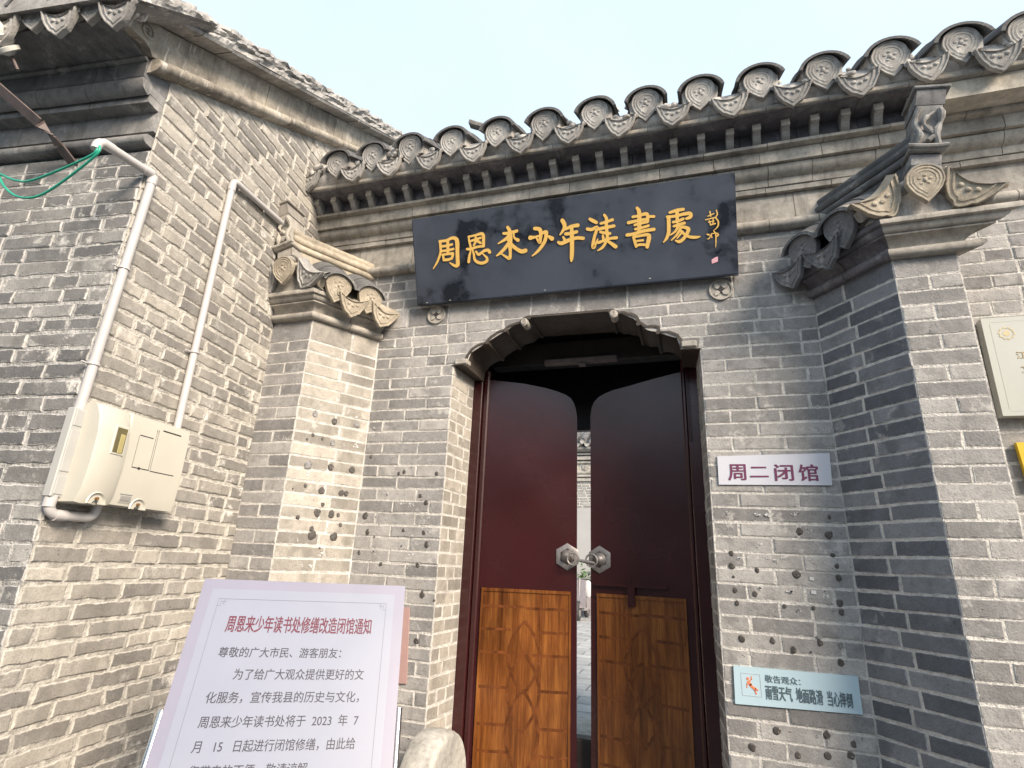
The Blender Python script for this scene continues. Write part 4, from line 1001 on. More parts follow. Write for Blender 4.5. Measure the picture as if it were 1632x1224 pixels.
# scrolled end of the band, carried past the corner under the eaves
sl = math.atan(.603)
top = [(1.359, .264), (1.40, .264), (1.395, .22), (1.375, .185), (1.34, .165), (1.30, .150), (1.265, .120), (1.245, .088), (1.243, .087), (1.243, .264)]
g.prism(top, lambda u, v, d: tuple(gb(u, RK(u) + v, d)), -.10, .0245, 0, (.5, .5, 1))
g.tube([tuple(gb(1.30 + .045*(1 - t/40)*math.cos(t*.32), RK(1.30) + .205 + .045*(1 - t/40)*math.sin(t*.32), .026)) for t in range(34)], .006, 6, 0, (.7, .5, 1))
g.build('gable_trim', stone_mat('gable_trim_brick', ((.20, .18, .155), (.30, .27, .225), (.38, .345, .285)), .35, 1.0, dirt=.45, streak=.6), side, 45)
# roof verge: rough lapped tiles bedded in lime
v = MB()
rake(v, [(-.2, .266), (.122, .267), (.130, .284), (-.2, .286)], 1.50, -2.5, .19, .005, 1, 5)
n = 260; rows = [(.128, .287), (.118, .296), (.112, .318), (.108, .338), (.118, .345), (.116, .362), (.098, .368), (.096, .392), (.102, .398), (.092, .425), (.06, .445), (-.02, .455), (-.20, .46)]
vs = []; fs = []; m = len(rows)
for i in range(n+1):
    s_ = 1.50 - 4.0*i/n
    for j, (o, dz) in enumerate(rows):
        q = mnoise.noise((s_*6, j*.9, 2.2))*.016 + mnoise.noise((s_*19, j*1.7, 5.2))*.014 + mnoise.noise((s_*47, j*2.9, 8.2))*.007
        stp = .006 if (int(s_*9.0 + j*.37) % 2) else -.004
        vs.append(tuple(gb(s_, RK(s_) + dz + q*.5*(j > 0) + (mnoise.noise((s_*13, 4.4, j*.1))*.012 if j > 7 else 0), o + (q + stp)*(j > 0))))
for i in range(n):
    for j in range(m-1): fs.append((i*m+j, (i+1)*m+j, (i+1)*m+j+1, i*m+j+1))
fs.append(tuple(range(m)))
v.add(vs, fs, 1, (.35, .5, 1))
vs = []
for s in (1.50, -2.6): vs += [gb(s, RK(s) + .27, .08), gb(s, RK(s) + .41, .05), gb(s, RK(s) + .41, -2.4), gb(s, RK(s) + .27, -2.4)]
v.add([tuple(q) for q in vs], [(0, 1, 5, 4), (1, 2, 6, 5), (3, 0, 4, 7), (0, 3, 2, 1), (4, 5, 6, 7)], 1, (.3, .5, 1))
n = 40; vs = []; fs = []
for i in range(n + 1):
    u = 2.5 - 2.62*i/n
    for j, (o, z) in enumerate(((.318, 3.803), (.335, 3.825), (.345, 3.86), (.30, 3.90))):
        q = mnoise.noise((u*9, j*2.1, 7.7)) * .016; vs.append(tuple(lf(u, z + q*.6*(j > 0), o + q*(j > 0))))
for i in range(n):
    for j in range(3): fs.append((i*4+j, (i+1)*4+j, (i+1)*4+j+1, i*4+j+1))
v.add(vs, fs, 0, (.5, .5, 1))
lumps(v, [lf(random.uniform(-.10, .03), 3.80 + random.uniform(-.02, .10), .32 + random.uniform(-.03, .03)) for i in range(30)], .032, 14)
side_roof = v.build('roof', [m_bed, m_tile], side)
zr_ = math.atan2(Ln.y, Ln.x) + math.pi/2
for i, u in enumerate((.09, .39, .69, .99, 1.29)):
    Mz = Matrix.Translation(lf(u, 3.828, .372)) @ Matrix.Rotation(zr_, 4, 'Z')
    inst(ends[(i*3) % 5], 'tile_end', side_roof, Mz @ Matrix.Rotation(random.uniform(-.1, .1), 4, 'Y') @ Matrix.Rotation(R(10), 4, 'X'))
    if i: inst(caps[i % 3], 'cap_tile', side_roof, Mz @ Matrix.Translation((0, .01, .012)))
for i, u in enumerate((-.06, .225, .53, .84, 1.14)):
    Mz = Matrix.Translation(lf(u, 3.752, .382)) @ Matrix.Rotation(zr_, 4, 'Z')
    inst(drips[(i*2) % 5], 'drip_tile', side_roof, Mz @ Matrix.Rotation(random.uniform(-.12, .12), 4, 'Y') @ Matrix.Rotation(R(14), 4, 'X'))

# ================================================================== name plaque
BO = Vector((-.2072, -.15, 3.4158)); BU = Vector((.9998, 0, -.0176)); BV = Vector((.0166, -.3241, .9459)); BV = (BV - BU*BU.dot(BV)).normalized(); BN = BU.cross(BV)
bp = lambda u, v, d=0.0: tuple(BO + BU*u + BV*v + BN*d)
pq = thing('name_plaque', 'large black lacquered plaque with golden brush characters above the arch', 'plaque', tuple(BO), None)
q = MB(); n_ = 3
poly = [(-.968, -.278), (.971, -.278), (.976, .272), (-.982, .284)]
q.prism(poly, bp, -.045, 0, 0, (.5, .5, 1)); q.prism([(-.962, -.272), (.965, -.272), (.969, .266), (-.975, .278)], bp, .0005, .0025, 0, (.5, .5, 1))
for u, v_ in ((-.905, -.268), (-.74, -.266), (-.115, -.262), (.50, -.255)): q.box((u, 0, v_), (u + .012, .001, v_ + .004), 1, None, Matrix.Translation(BO) @ frame((0, 0, 0), BU, -BN, BV) @ Matrix.Translation((0, -.004, 0)))
q.build('board', [m_plaque, m_lime], pq)
for lo, hi in (((-.75, -.10, 3.50), (-.71, .02, 3.53)), ((.33, -.10, 3.46), (.37, .02, 3.49))):
    h = MB(); h.box(lo, hi, bev=.003); h.build('hanger', m_iron, pq)
STROKES = [[[-783,115,15],[-782,80,15],[-783,50,13],[-799,8,13],[-817,-23,10],[-841,-53,3]],[[-787,117,13],[-741,116,15],[-699,127,17],[-671,117,22],[-665,89,25],[-667,37,23],[-668,-22,23],[-669,-45,23],[-682,-52,17],[-704,-41,12],[-723,-26,4]],[[-775,83,13],[-733,83,13],[-701,87,12]],[[-779,53,12],[-735,53,13],[-693,57,12]],[[-730,115,16],[-731,73,18],[-733,33,16]],[[-769,29,9],[-766,13,13],[-762,-7,13]],[[-772,29,12],[-733,30,13],[-701,29,16]],[[-699,29,16],[-701,14,15],[-709,-3,13]],[[-764,-5,14],[-731,-6,15],[-709,-1,12]],[[-585,120,9],[-583,91,10],[-574,52,12]],[[-587,121,10],[-541,124,11],[-501,129,16],[-487,117,18],[-487,87,17],[-489,53,17]],[[-574,92,11],[-536,99,12],[-505,104,11]],[[-539,114,11],[-540,88,14],[-554,62,10]],[[-536,93,12],[-518,80,14],[-507,71,11]],[[-601,45,12],[-576,43,15],[-532,50,12],[-489,50,14]],[[-577,29,9],[-587,-2,14],[-593,-36,16]],[[-564,39,9],[-556,6,12],[-552,-26,14],[-531,-46,16],[-500,-54,16],[-472,-44,17],[-471,-24,13],[-483,-11,9],[-495,2,5]],[[-540,22,11],[-525,2,14],[-507,9,14],[-484,21,15],[-460,21,17],[-450,8,18]],[[-326,146,16],[-314,122,20],[-312,80,25],[-316,35,23],[-316,-10,16],[-322,-43,19],[-339,-37,14],[-374,-11,5]],[[-354,112,14],[-328,109,16],[-296,112,16],[-268,116,16]],[[-317,96,16],[-342,76,16],[-391,54,6]],[[-330,67,11],[-314,64,11]],[[-289,104,9],[-286,77,9],[-263,59,19]],[[-323,48,20],[-353,17,18],[-382,-6,16],[-407,-20,5]],[[-311,42,20],[-281,12,19],[-247,-11,22],[-219,-10,23]],[[-155,116,18],[-125,107,21],[-118,82,19],[-123,49,18],[-128,27,14],[-146,56,8]],[[-185,64,24],[-157,64,12],[-134,68,10]],[[-114,78,11],[-99,85,17],[-84,84,20],[-84,66,15]],[[-70,57,13],[-51,42,24]],[[-84,77,19],[-95,34,19],[-122,-3,17],[-150,-29,13],[-178,-47,5]],[[17,141,21],[29,114,21],[24,89,17],[0,59,7]],[[34,88,15],[71,99,17],[108,100,20]],[[34,59,17],[66,58,17],[99,63,17]],[[18,42,10],[27,23,14]],[[-13,15,14],[7,7,20],[53,20,20],[97,27,17],[137,20,17]],[[71,97,17],[70,32,22],[67,-40,22],[63,-84,20],[60,-105,9]],[[181,127,14],[201,113,18],[218,102,16]],[[164,71,16],[190,65,16],[220,75,15],[214,50,15],[201,14,15],[193,-29,19],[198,-39,16],[222,5,4]],[[266,139,12],[277,117,15],[275,83,16],[276,42,16],[278,13,15],[269,-10,14],[265,-23,13],[246,-47,13],[219,-62,5]],[[244,93,13],[273,97,13],[311,105,15]],[[231,62,16],[271,66,16],[318,68,16]],[[239,44,12],[261,36,14],[293,28,14]],[[252,22,10],[254,4,13]],[[224,-16,15],[259,-8,13],[294,-1,13],[329,-1,16]],[[277,-13,11],[299,-31,16],[322,-51,20]],[[452,153,13],[462,134,19],[463,94,20],[461,52,20],[457,21,16]],[[427,106,13],[455,107,13],[500,113,17],[509,97,15],[508,68,13]],[[513,96,12],[543,92,13]],[[401,76,16],[443,80,14],[501,83,12]],[[436,58,12],[464,63,12],[506,67,14]],[[438,34,12],[469,37,12],[511,44,12]],[[390,7,16],[426,8,16],[482,18,16],[540,20,16]],[[425,-9,11],[432,-38,13],[438,-65,12]],[[428,-9,12],[467,-6,13],[506,-6,16],[511,-23,21],[504,-53,19],[499,-75,16]],[[441,-34,9],[477,-34,10]],[[437,-59,12],[465,-57,12],[495,-63,11]],[[630,102,12],[670,109,16],[702,110,14]],[[615,80,13],[654,78,13],[700,83,15],[736,82,17],[737,63,17],[717,56,12]],[[622,75,17],[621,27,17],[618,-10,17],[606,-39,13],[589,-59,4]],[[669,106,16],[668,76,16],[667,43,13]],[[645,46,11],[674,49,13],[699,57,13]],[[648,23,11],[677,29,13],[705,33,13]],[[673,23,13],[654,-7,10],[628,-23,5]],[[687,14,13],[664,-24,10],[632,-53,4]],[[690,14,13],[711,7,15],[725,-6,17],[709,-37,15],[691,-57,16],[673,-66,15],[655,-58,7]],[[693,-13,10],[663,-46,4]],[[682,-4,10],[703,-29,12],[730,-47,13],[761,-53,13],[782,-52,5]],[[840,78,6],[843,52,6]],[[828,54,5],[860,64,5]],[[816,36,5],[866,42,6]],[[831,21,5],[858,24,5]],[[840,5,7],[864,9,7]],[[873,81,5],[877,58,6],[869,41,5],[880,18,7],[877,-7,6],[859,-25,3]],[[834,28,5],[840,7,5]],[[855,36,5],[853,14,5]],[[821,-44,7],[831,-49,7]],[[823,-70,5],[830,-67,5],[838,-53,4]],[[841,-46,5],[844,-65,5]],[[843,-44,5],[869,-44,5],[877,-55,7],[865,-64,5]],[[854,-28,4],[864,-49,6],[864,-86,5],[861,-120,2]]]
def smooth(st):
    out = []
    for i in range(len(st) - 1):
        p0, p1, p2, p3 = st[max(i-1, 0)], st[i], st[i+1], st[min(i+2, len(st)-1)]
        for t in [k/6 for k in range(6)]:
            out.append([.5*((2*p1[c]) + (-p0[c]+p2[c])*t + (2*p0[c]-5*p1[c]+4*p2[c]-p3[c])*t*t + (-p0[c]+3*p1[c]-3*p2[c]+p3[c])*t**3) for c in range(3)])
    out.append(list(map(float, st[-1]))); return out
def ribbon(mb, st, grow, d, mat):
    pts = smooth(st); L = []; Rr = []; N_ = len(pts)
    for i, (u, v_, w_) in enumerate(pts):
        a, b_ = pts[max(i-1, 0)], pts[min(i+1, N_-1)]; dx, dy = b_[0]-a[0], b_[1]-a[1]; l = math.hypot(dx, dy) or 1; nx, ny = -dy/l, dx/l
        hw = max(w_, 2)/2 + grow; L.append((u + nx*hw, v_ + ny*hw)); Rr.append((u - nx*hw, v_ - ny*hw))
    def cap(p, d_, hw):
        a0 = math.atan2(d_[1], d_[0]); return [(p[0] + hw*math.cos(a0 + math.pi/2 - math.pi*k/6), p[1] + hw*math.sin(a0 + math.pi/2 - math.pi*k/6)) for k in range(1, 6)]
    vs = [bp(x/1000, y/1000, d) for x, y in L] + [bp(x/1000, y/1000, d) for x, y in Rr]
    fs = [(i, N_+i, N_+i+1, i+1) for i in range(N_-1)]
    e1 = cap(pts[-1], (pts[-1][0]-pts[-2][0], pts[-1][1]-pts[-2][1]), max(pts[-1][2], 2)/2 + grow); o = len(vs)
    vs += [bp(x/1000, y/1000, d) for x, y in e1]; fs.append(tuple([N_-1] + list(range(o, o+5)) + [2*N_-1]))
    e0 = cap(pts[0], (pts[0][0]-pts[1][0], pts[0][1]-pts[1][1]), max(pts[0][2], 2)/2 + grow); o = len(vs)
    vs += [bp(x/1000, y/1000, d) for x, y in e0]; fs.append(tuple([N_] + list(range(o, o+5)) + [0]))
    mb.add(vs, fs, mat, (.5, .5, 1))
cuts = [0, 9, 18, 25, 30, 36, 45, 56, 67, 75, 80]
for a_, b_ in zip(cuts[:-1], cuts[1:]):
    q = MB()
    for i in range(a_, b_):
        if a_ < 67: ribbon(q, STROKES[i], 3.2, .0030 + .00002*i, 1)
        ribbon(q, STROKES[i], 1.5 if a_ < 67 else .5, .0062 + .00005*(i - a_) , 0)
    q.build('brush_character', [m_gold, m_maroonline], pq)
q = MB(); q.prism([(x/1000, y/1000) for x, y in [(837,-185),(857,-174),(870,-172),(869,-199),(838,-207)]], bp, .003, .0045, 0); q.build('seal', m_pinkseal, pq)

# ================================================================== small signs
def signboard(name, label, cat, c4, th, mat, y=-.012):
    s = thing(name, label, cat, (c4[0][0], y, c4[3][1]))
    q = MB(); q.prism(c4, lambda u, v_, d: (u, y + d, v_), 0, th, 0, (.5, .5, 1)); q.build('panel', mat, s); return s
X, Z_ = (1, 0, 0), (0, 0, 1)
s1 = signboard('closing_day_sign', 'small white sign with four purple characters beside the door', 'sign', [(.580, 2.013), (1.077, 2.008), (1.084, 2.160), (.582, 2.155)], .010, m_white)
for ch, x0 in zip('周二闭馆', (.628, .728, .838, .944)):
    text(ch, s1, (0, -.0132, 0), (1, 0, -.018), Z_, (x0, x0 + .080, 2.046 if ch != '二' else 2.062, 2.124 if ch != '二' else 2.112), m_purple, .018)
s2 = signboard('slippery_floor_sign', 'pale blue warning sign with orange falling figure below the white sign', 'sign', [(.579, 1.052), (1.072, 1.064), (1.073, 1.206), (.583, 1.205)], .010, m_paleblue)
text('敬告观众：', s2, (0, -.0132, 0), (1, 0, 0), Z_, (.709, .850, 1.150, 1.180), m_slate, 0)
for tx, a_, b_ in (('雨雪天气', .708, .812), ('地面路滑', .828, .930), ('当心摔倒', .948, 1.040)):
    text(tx, s2, (0, -.0132, 0), (1, 0, 0), Z_, (a_, b_, 1.084, 1.140), m_slate, .014)
q = MB(); T3 = lambda u, v_, d: (u, -.0122 - d, v_)
rr = [(.612, 1.090), (.690, 1.090), (.690, 1.178), (.612, 1.178)]
for (a_, b_), (c_, d_) in zip(rr, rr[1:] + rr[:1]):
    dx, dz = c_-a_, d_-b_; l = math.hypot(dx, dz); nx, nz = -dz/l*.0009, dx/l*.0009
    q.prism([(a_+nx, b_+nz), (c_+nx, d_+nz), (c_-nx, d_-nz), (a_-nx, b_-nz)], T3, 0, .0008, 1)
def limb(pts, w_, d):
    for (a_, b_), (c_, d2) in zip(pts[:-1], pts[1:]):
        dx, dz = c_-a_, d2-b_; l = math.hypot(dx, dz); nx, nz = -dz/l*w_/2, dx/l*w_/2; ex, ez = dx/l*w_*.25, dz/l*w_*.25
        q.prism([(a_+nx-ex, b_+nz-ez), (c_+nx+ex, d2+nz+ez), (c_-nx+ex, d2-nz+ez), (a_-nx-ex, b_-nz-ez)], T3, 0, d, 0); w_ *= .9
q.prism([(.639 + .0058*math.cos(i*.5236), 1.158 + .0058*math.sin(i*.5236)) for i in range(12)], T3, 0, .0014, 0)
limb([(.640, 1.146), (.648, 1.134), (.655, 1.125)], .012, .0010); limb([(.641, 1.146), (.634, 1.136), (.633, 1.122)], .0045, .0011); limb([(.644, 1.148), (.654, 1.156), (.655, 1.168)], .0045, .0012)
limb([(.655, 1.125), (.665, 1.114), (.669, 1.100)], .0062, .0013); limb([(.655, 1.126), (.667, 1.122), (.676, 1.115)], .0062, .00145)
q.build('pictogram', [m_orange, m_line], s2)
tb_ = signboard('stone_tablet', 'pale marble tablet with gilt emblem and writing, right of the piers', 'tablet', [(1.766, 2.300), (2.60, 2.285), (2.60, 2.75), (1.770, 2.765)], .048, m_tablet, -.060)
q = MB(); T3 = lambda u, v_, d: (u, -.060 - d, v_)
for i in range(20):
    a0, a1 = 2*math.pi*i/20, 2*math.pi*(i+1)/20; r0_, r1_ = .0245, .0275
    w1 = .004 if i % 2 else 0
    q.prism([(1.853 + r0_*math.cos(a0), 2.684 + r0_*math.sin(a0)), (1.853 + r0_*math.cos(a1), 2.684 + r0_*math.sin(a1)), (1.853 + (r1_+w1)*math.cos(a1), 2.684 + (r1_+w1)*math.sin(a1)), (1.853 + (r1_+w1)*math.cos(a0), 2.684 + (r1_+w1)*math.sin(a0))], T3, .0004, .0012, 0)
q.prism([(1.853 + .0135*math.cos(i*.2618), 2.684 + .0135*math.sin(i*.2618)) for i in range(24)], T3, .0004, .0008, 0)
q.build('emblem', plain_mat('dull_gilt', (.50, .42, .24), .45, .1), tb_)
m_gilt = plain_mat('gilt_letter', (.36, .27, .13), .5, .1)
for tx, a_, b_, c_, d_ in (('江苏省', 1.868, 1.985, 2.577, 2.612), ('文物', 1.874, 1.950, 2.512, 2.547), ('文化', 1.876, 1.952, 2.452, 2.487), ('县', 1.878, 1.912, 2.400, 2.434)):
    text(tx, tb_, (0, -.0605, 0), (1, 0, -.01), Z_, (a_, b_, c_, d_), m_gilt, .006)
q = MB()
for z0, z1, x0, x1 in ((2.32, 2.3215, 1.80, 2.58), (2.742, 2.7435, 1.80, 2.58)): q.prism([(x0, z0), (x1, z0), (x1, z1), (x0, z1)], T3, .0004, .0008, 0)
q.prism([(1.795, 2.33), (1.7965, 2.33), (1.800, 2.735), (1.7985, 2.735)], T3, .0004, .0008, 0)
q.build('border_line', plain_mat('engraved_line', (.50, .51, .46), .5, .05), tb_)
ys = signboard('yellow_sign', 'bright yellow sign plate under the marble tablet', 'sign', [(1.812, 1.99), (2.3, 1.985), (2.3, 2.180), (1.803, 2.188)], .022, m_yellow, -.030)
q = MB(); q.prism([(1.855, 2.01), (2.28, 2.01), (2.28, 2.075), (1.860, 2.075)], lambda u, v_, d: (u, -.0305 - d, v_), 0, .001, 0); q.build('red_band', m_red, ys)
q = MB(); q.prism([(-1.115, .972), (-1.041, .975), (-1.064, 1.349), (-1.125, 1.346)], lambda u, v_, d: (u, -.013 + d, v_), 0, .006, 0)
tag(q.build('paper_notice', m_pink, None, org=(-1.08, -.012, .97)), 'pink paper notice on the brick wall, half hidden by the white notice board', 'notice')

# ================================================================== notice board on a stand
NA = Vector((-1.2437, -1.263, 1.5034)); NH = Vector((.8455, .534, -.0055)).normalized(); NV = Vector((-.2155, .3506, .9114)); NV = (NV - NH*NV.dot(NH)).normalized(); NN = NH.cross(NV)
np_ = lambda u, v_, d=0.0: tuple(NA + NH*u + NV*v_ + NN*d)
nb = thing('notice_board', 'leaning white notice board with crimson heading on steel posts', 'notice board', (NA.x + .3, NA.y + .2, GZ))
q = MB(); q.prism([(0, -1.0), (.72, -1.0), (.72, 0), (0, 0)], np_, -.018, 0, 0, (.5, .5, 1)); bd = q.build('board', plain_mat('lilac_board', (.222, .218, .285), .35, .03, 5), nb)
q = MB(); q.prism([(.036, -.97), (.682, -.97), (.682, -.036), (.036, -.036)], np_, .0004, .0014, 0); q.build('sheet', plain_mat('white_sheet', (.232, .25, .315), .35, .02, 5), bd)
q = MB()
def ln(a_, b_, c_, d_, w_=.0011):
    dx, dz = c_-a_, d_-b_; l = math.hypot(dx, dz); nx, nz = -dz/l*w_/2, dx/l*w_/2
    q.prism([(a_+nx, b_+nz), (c_+nx, d_+nz), (c_-nx, d_-nz), (a_-nx, b_-nz)], np_, .0018, .0022, 0)
ln(.095, -.071, .625, -.071); ln(.066, -.10, .066, -.94); ln(.653, -.10, .653, -.94)
for cx_, sg in ((.066, 1), (.653, -1)):
    for k_ in range(3):
        o = .009*k_; ln(cx_ + sg*o, -.071 - .028 + o, cx_ + sg*o, -.071 - o); ln(cx_ + sg*o, -.071 - o, cx_ + sg*(.03 - o*.4), -.071 - o)
    ln(cx_ + sg*.022, -.071, cx_ + sg*.022, -.083); ln(cx_, -.095, cx_ + sg*.014, -.095)
q.build('border_line', plain_mat('faint_grey_line', (.13, .14, .17), .5, .05), bd)
for tx, u0_, u1_, v0_, v1_, mt, bo in (('周恩来少年读书处修缮改造闭馆通知', .114, .606, -.184, -.128, m_crimson, .020), ('尊敬的广大市民、游客朋友：', .114, .512, -.2655, -.2325, m_ink, .006), ('为了给广大观众提供更好的文', .178, .598, -.3345, -.3005, m_ink, .006),
        ('化服务，宣传我县的历史与文化，', .113, .591, -.4035, -.3695, m_ink, .006), ('周恩来少年读书处将于  2023  年  7', .112, .597, -.4715, -.4385, m_ink, .006), ('月   15   日起进行闭馆修缮，由此给', .113, .595, -.5375, -.5045, m_ink, .006), ('您带来的不便，敬请谅解。', .120, .470, -.6015, -.5685, m_ink, .006)):
    text(tx, bd, np_(0, 0, .0017), NH, NV, (u0_, u1_, v0_, v1_), mt, bo, .0003)
for u in (-.008, .729):
    q = MB(); q.tube([np_(u, -.418, -.020), np_(u, -1.02, -.020)], .0115, 12); pst = q.build('post', m_steel, nb, 40)
    q = MB(); p0_, p1_ = Vector(np_(u, -.98, -.02)), Vector(np_(u, -.98, -.02)); p1_.z = GZ; p1_.y += .05; q.tube([tuple(p0_), tuple(p1_)], .0115, 12); q.build('leg', m_steel, nb, 40)

# ================================================================== meter box and conduits on the gable
mx = thing('meter_box', 'cream plastic electricity meter box on the gable wall', 'meter box', tuple(gb(.8, 1.76, .0)))
G3 = lambda s, z, o: tuple(gb(s, z, o))
def gbox(mb, s0, s1, z0, z1, o0, o1, mat=0, bev=.004):
    F_ = Matrix((-Gd, Gn, ZAX)).transposed().to_4x4(); F_.translation = PC
    mb.box((s0, o0, z0), (s1, o1, z1), mat, (.5, .5, 1), F_, bev)
q = MB(); gbox(q, .60, 1.135, 1.765, 2.105, .012, .050, 0); 
for z0, z1 in ((2.035, 2.098), (1.86, 2.02), (1.775, 1.845)): gbox(q, 1.085, 1.128, z0, z1, .049, .053, 1, .002)
q.build('back_plate', [m_boxgrey, m_boxgrey], mx)
q = MB()
def profile_panel(s0, s1, prof_, bev_side=.012):
    """front cover: profile (o, z) extruded along s with softened sides"""
    vs = []; n__ = len(prof_); zc_ = sum(z for o, z in prof_)/n__
    for s, ins in ((s0, .012), (s0 + bev_side, 0), (s1 - bev_side*.5, 0), (s1, .008)):
        for o, z in prof_: vs.append(G3(s, z + (ins*.5 if z < zc_ else -ins*.5), o - (ins if o > .06 else 0)))
    fs = [(j*n__+i, j*n__+(i+1) % n__, (j+1)*n__+(i+1) % n__, (j+1)*n__+i) for j in range(3) for i in range(n__)] + [tuple(range(n__)), tuple(3*n__+i for i in reversed(range(n__)))]
    q.add(vs, fs, 0, (.5, .5, 1))
profile_panel(.940, 1.092, [(.02, 1.748), (.118, 1.750), (.134, 1.80), (.142, 1.90), (.140, 2.02), (.128, 2.085), (.105, 2.132), (.085, 2.140), (.02, 2.140)], .035)
cv = q.build('meter_cover', m_box, mx, 30)
q = MB(); gbox(q, .966, 1.028, 1.945, 2.062, .130, .1445, 0, .003); q.build('window_frame', m_box, cv)
q = MB(); gbox(q, .972, 1.022, 1.952, 2.055, .132, .1452, 0, .002); gbox(q, .978, 1.000, 1.953, 2.03, .1445, .1462, 1, .001); q.build('meter_window', [plain_mat('tinted_glass', (.13, .115, .06), .12, .2), plain_mat('amber_plate', (.38, .33, .15), .3, .1)], cv)
q = MB(); profile_panel(.592, .934, [(.02, 1.758), (.100, 1.760), (.108, 1.80), (.112, 1.90), (.112, 2.08), (.106, 2.130), (.09, 2.138), (.02, 2.138)], .010)
sw = q.build('switch_cover', m_box, mx, 30)
q = MB()
for s0, s1, z in ((.878, .806, 2.052), (.762, .655, 2.098), (.880, .790, 1.916), (.782, .648, 1.914)): gbox(q, s1, s0, z, z + .004, .110, .1135, 0, .001)
for s, z0, z1 in ((.880, 1.916, 2.052), (.793, 1.916, 2.094), (.784, 1.914, 2.096)): gbox(q, s, s + .0012, z0, z1, .110, .1131, 0, .0004)
q.tube([G3(.846, 1.918, .110), G3(.846, 1.918, .116)], .005, 8)
q.build('panel_gap', m_dark, sw)
for s_, par, o_ in ((1.022, cv, .128), (.800, sw, .104)):
    q = MB(); N_ = 16; vs = []; fs = []
    for r_, d in ((.044, .006), (.040, .010), (.036, .001), (.012, .0005)):
        vs += [G3(s_ + r_*math.cos(math.pi*i/N_), 1.752 + r_*1.05*math.sin(math.pi*i/N_), o_ + d) for i in range(N_+1)]
    for j in range(3):
        for i in range(N_): fs.append((j*(N_+1)+i, j*(N_+1)+i+1, (j+1)*(N_+1)+i+1, (j+1)*(N_+1)+i))
    q.add(vs, fs, 0, (.5, .5, 1)); q.tube([G3(s_, 1.772, o_ + .002), G3(s_, 1.772, o_ + .012)], .006, 8, 1)
    q.build('seal_recess', [m_box, plain_mat('rusty_screw', (.16, .08, .03), .7, .3)], par, 30)
text('电表', sw, G3(.886, 1.786, .1105), -(-Gd), ZAX, (0, .055, 0, .022), plain_mat('grey_print', (.25, .25, .26), .5, .1), 0) if False else None
q = MB()
for i in range(9): gbox(q, .842 + i*.006, .845 + i*.006, 1.782, 1.800, .1085, .1102, 0, .0003)
gbox(q, .838, .900, 1.804, 1.807, .1085, .1102, 0, .0003); gbox(q, .838, .900, 1.776, 1.778, .1085, .1102, 0, .0003)
q.build('rating_label', plain_mat('grey_print', (.22, .22, .23), .5, .1), sw)
def clip_ring(par, c, ax, r, wd=.010):
    q = MB(); q.tube([tuple(Vector(c) - Vector(ax)*wd/2), tuple(Vector(c) + Vector(ax)*wd/2)], r, 14, 0, (.5, .5, 1))
    side_ = Vector(ax).cross(Gn).normalized(); q.tube([tuple(Vector(c) - side_*r*1.7 - Gn*r*.7), tuple(Vector(c) + side_*r*1.7 - Gn*r*.7)], wd*.45, 6, 0, (.5, .5, 1)); q.build('pipe_clip', m_pvc, par, 40)
def bend(a_, c_, b_, r_, n=6):
    a_, b_, c_ = Vector(a_), Vector(b_), Vector(c_); u_, w_ = (a_-c_).normalized()*r_, (b_-c_).normalized()*r_
    return [tuple((c_+u_)*(1-t)**2 + c_*2*t*(1-t) + (c_+w_)*t*t) for t in [i/n for i in range(n+1)]]
PR = .0185
A0 = gb(1.345, 3.185, .02) ; A1 = gb(1.077, 3.225, .030); A2 = gb(1.112, 1.702, .030); A3 = gb(.93, 1.705, .045); A4 = gb(.93, 1.77, .045)
c1 = thing('conduit_pipe', 'white plastic conduit at the building corner, green cables at its mouth', 'conduit pipe', tuple(A2), 'white conduit pipes on the gable')
q = MB(); q.tube([tuple(A0 + Vector((0, 0, -.045)))] + bend(A0 + Vector((0, 0, -.06)), A0, A1, .035) + bend(A0, A1, A2, .04) + bend(A1, A2, A3, .05) + bend(A2, A3, A4, .035) + [tuple(A4)], PR, 14, 0, (.5, .5, 1)); q.build('pipe', m_pvc, c1, 50)
d_ = (A2 - A1).normalized()
for nm, p_, ax in (('elbow', A1 + d_*.03, d_), ('elbow', A1 + (A0-A1).normalized()*.035, (A0-A1).normalized()), ('elbow', A2 - d_*.05, d_), ('elbow', A2 + (A3-A2).normalized()*.05, (A3-A2).normalized()), ('elbow', A0 + (A1-A0).normalized()*.04, (A1-A0).normalized())):
    q = MB(); q.tube([tuple(p_ - ax*.022), tuple(p_ + ax*.022)], PR*1.14, 14, 0, (.5, .5, 1)); q.build('elbow', m_pvc, c1, 40)
for z in (2.735, 2.294): t = (3.225 - z)/(3.225 - 1.702); clip_ring(c1, A1.lerp(A2, t), d_, PR*1.25)
B0_ = gb(.21, 3.60, .030); B1 = gb(.612, 3.565, .030); B2 = gb(.600, 2.13, .030)
c2 = thing('conduit_pipe', 'white plastic conduit rising from the top of the meter box to the pier roof', 'conduit pipe', tuple(B2), 'white conduit pipes on the gable')
q = MB(); q.tube([tuple(gb(.02, 3.615, .03)), tuple(B0_)] + bend(B0_, B1, B2, .035) + [tuple(B2)], PR*.95, 14, 0, (.5, .5, 1)); q.build('pipe', m_pvc, c2, 50)
q = MB(); d_ = (B2-B1).normalized(); q.tube([tuple(B1 + d_*.03), tuple(B1 + d_*.07)], PR*1.1, 14); q.build('elbow', m_pvc, c2, 40)
clip_ring(c2, B1.lerp(B2, (3.565 - 2.54)/(3.565 - 2.13)), d_, PR*1.25)
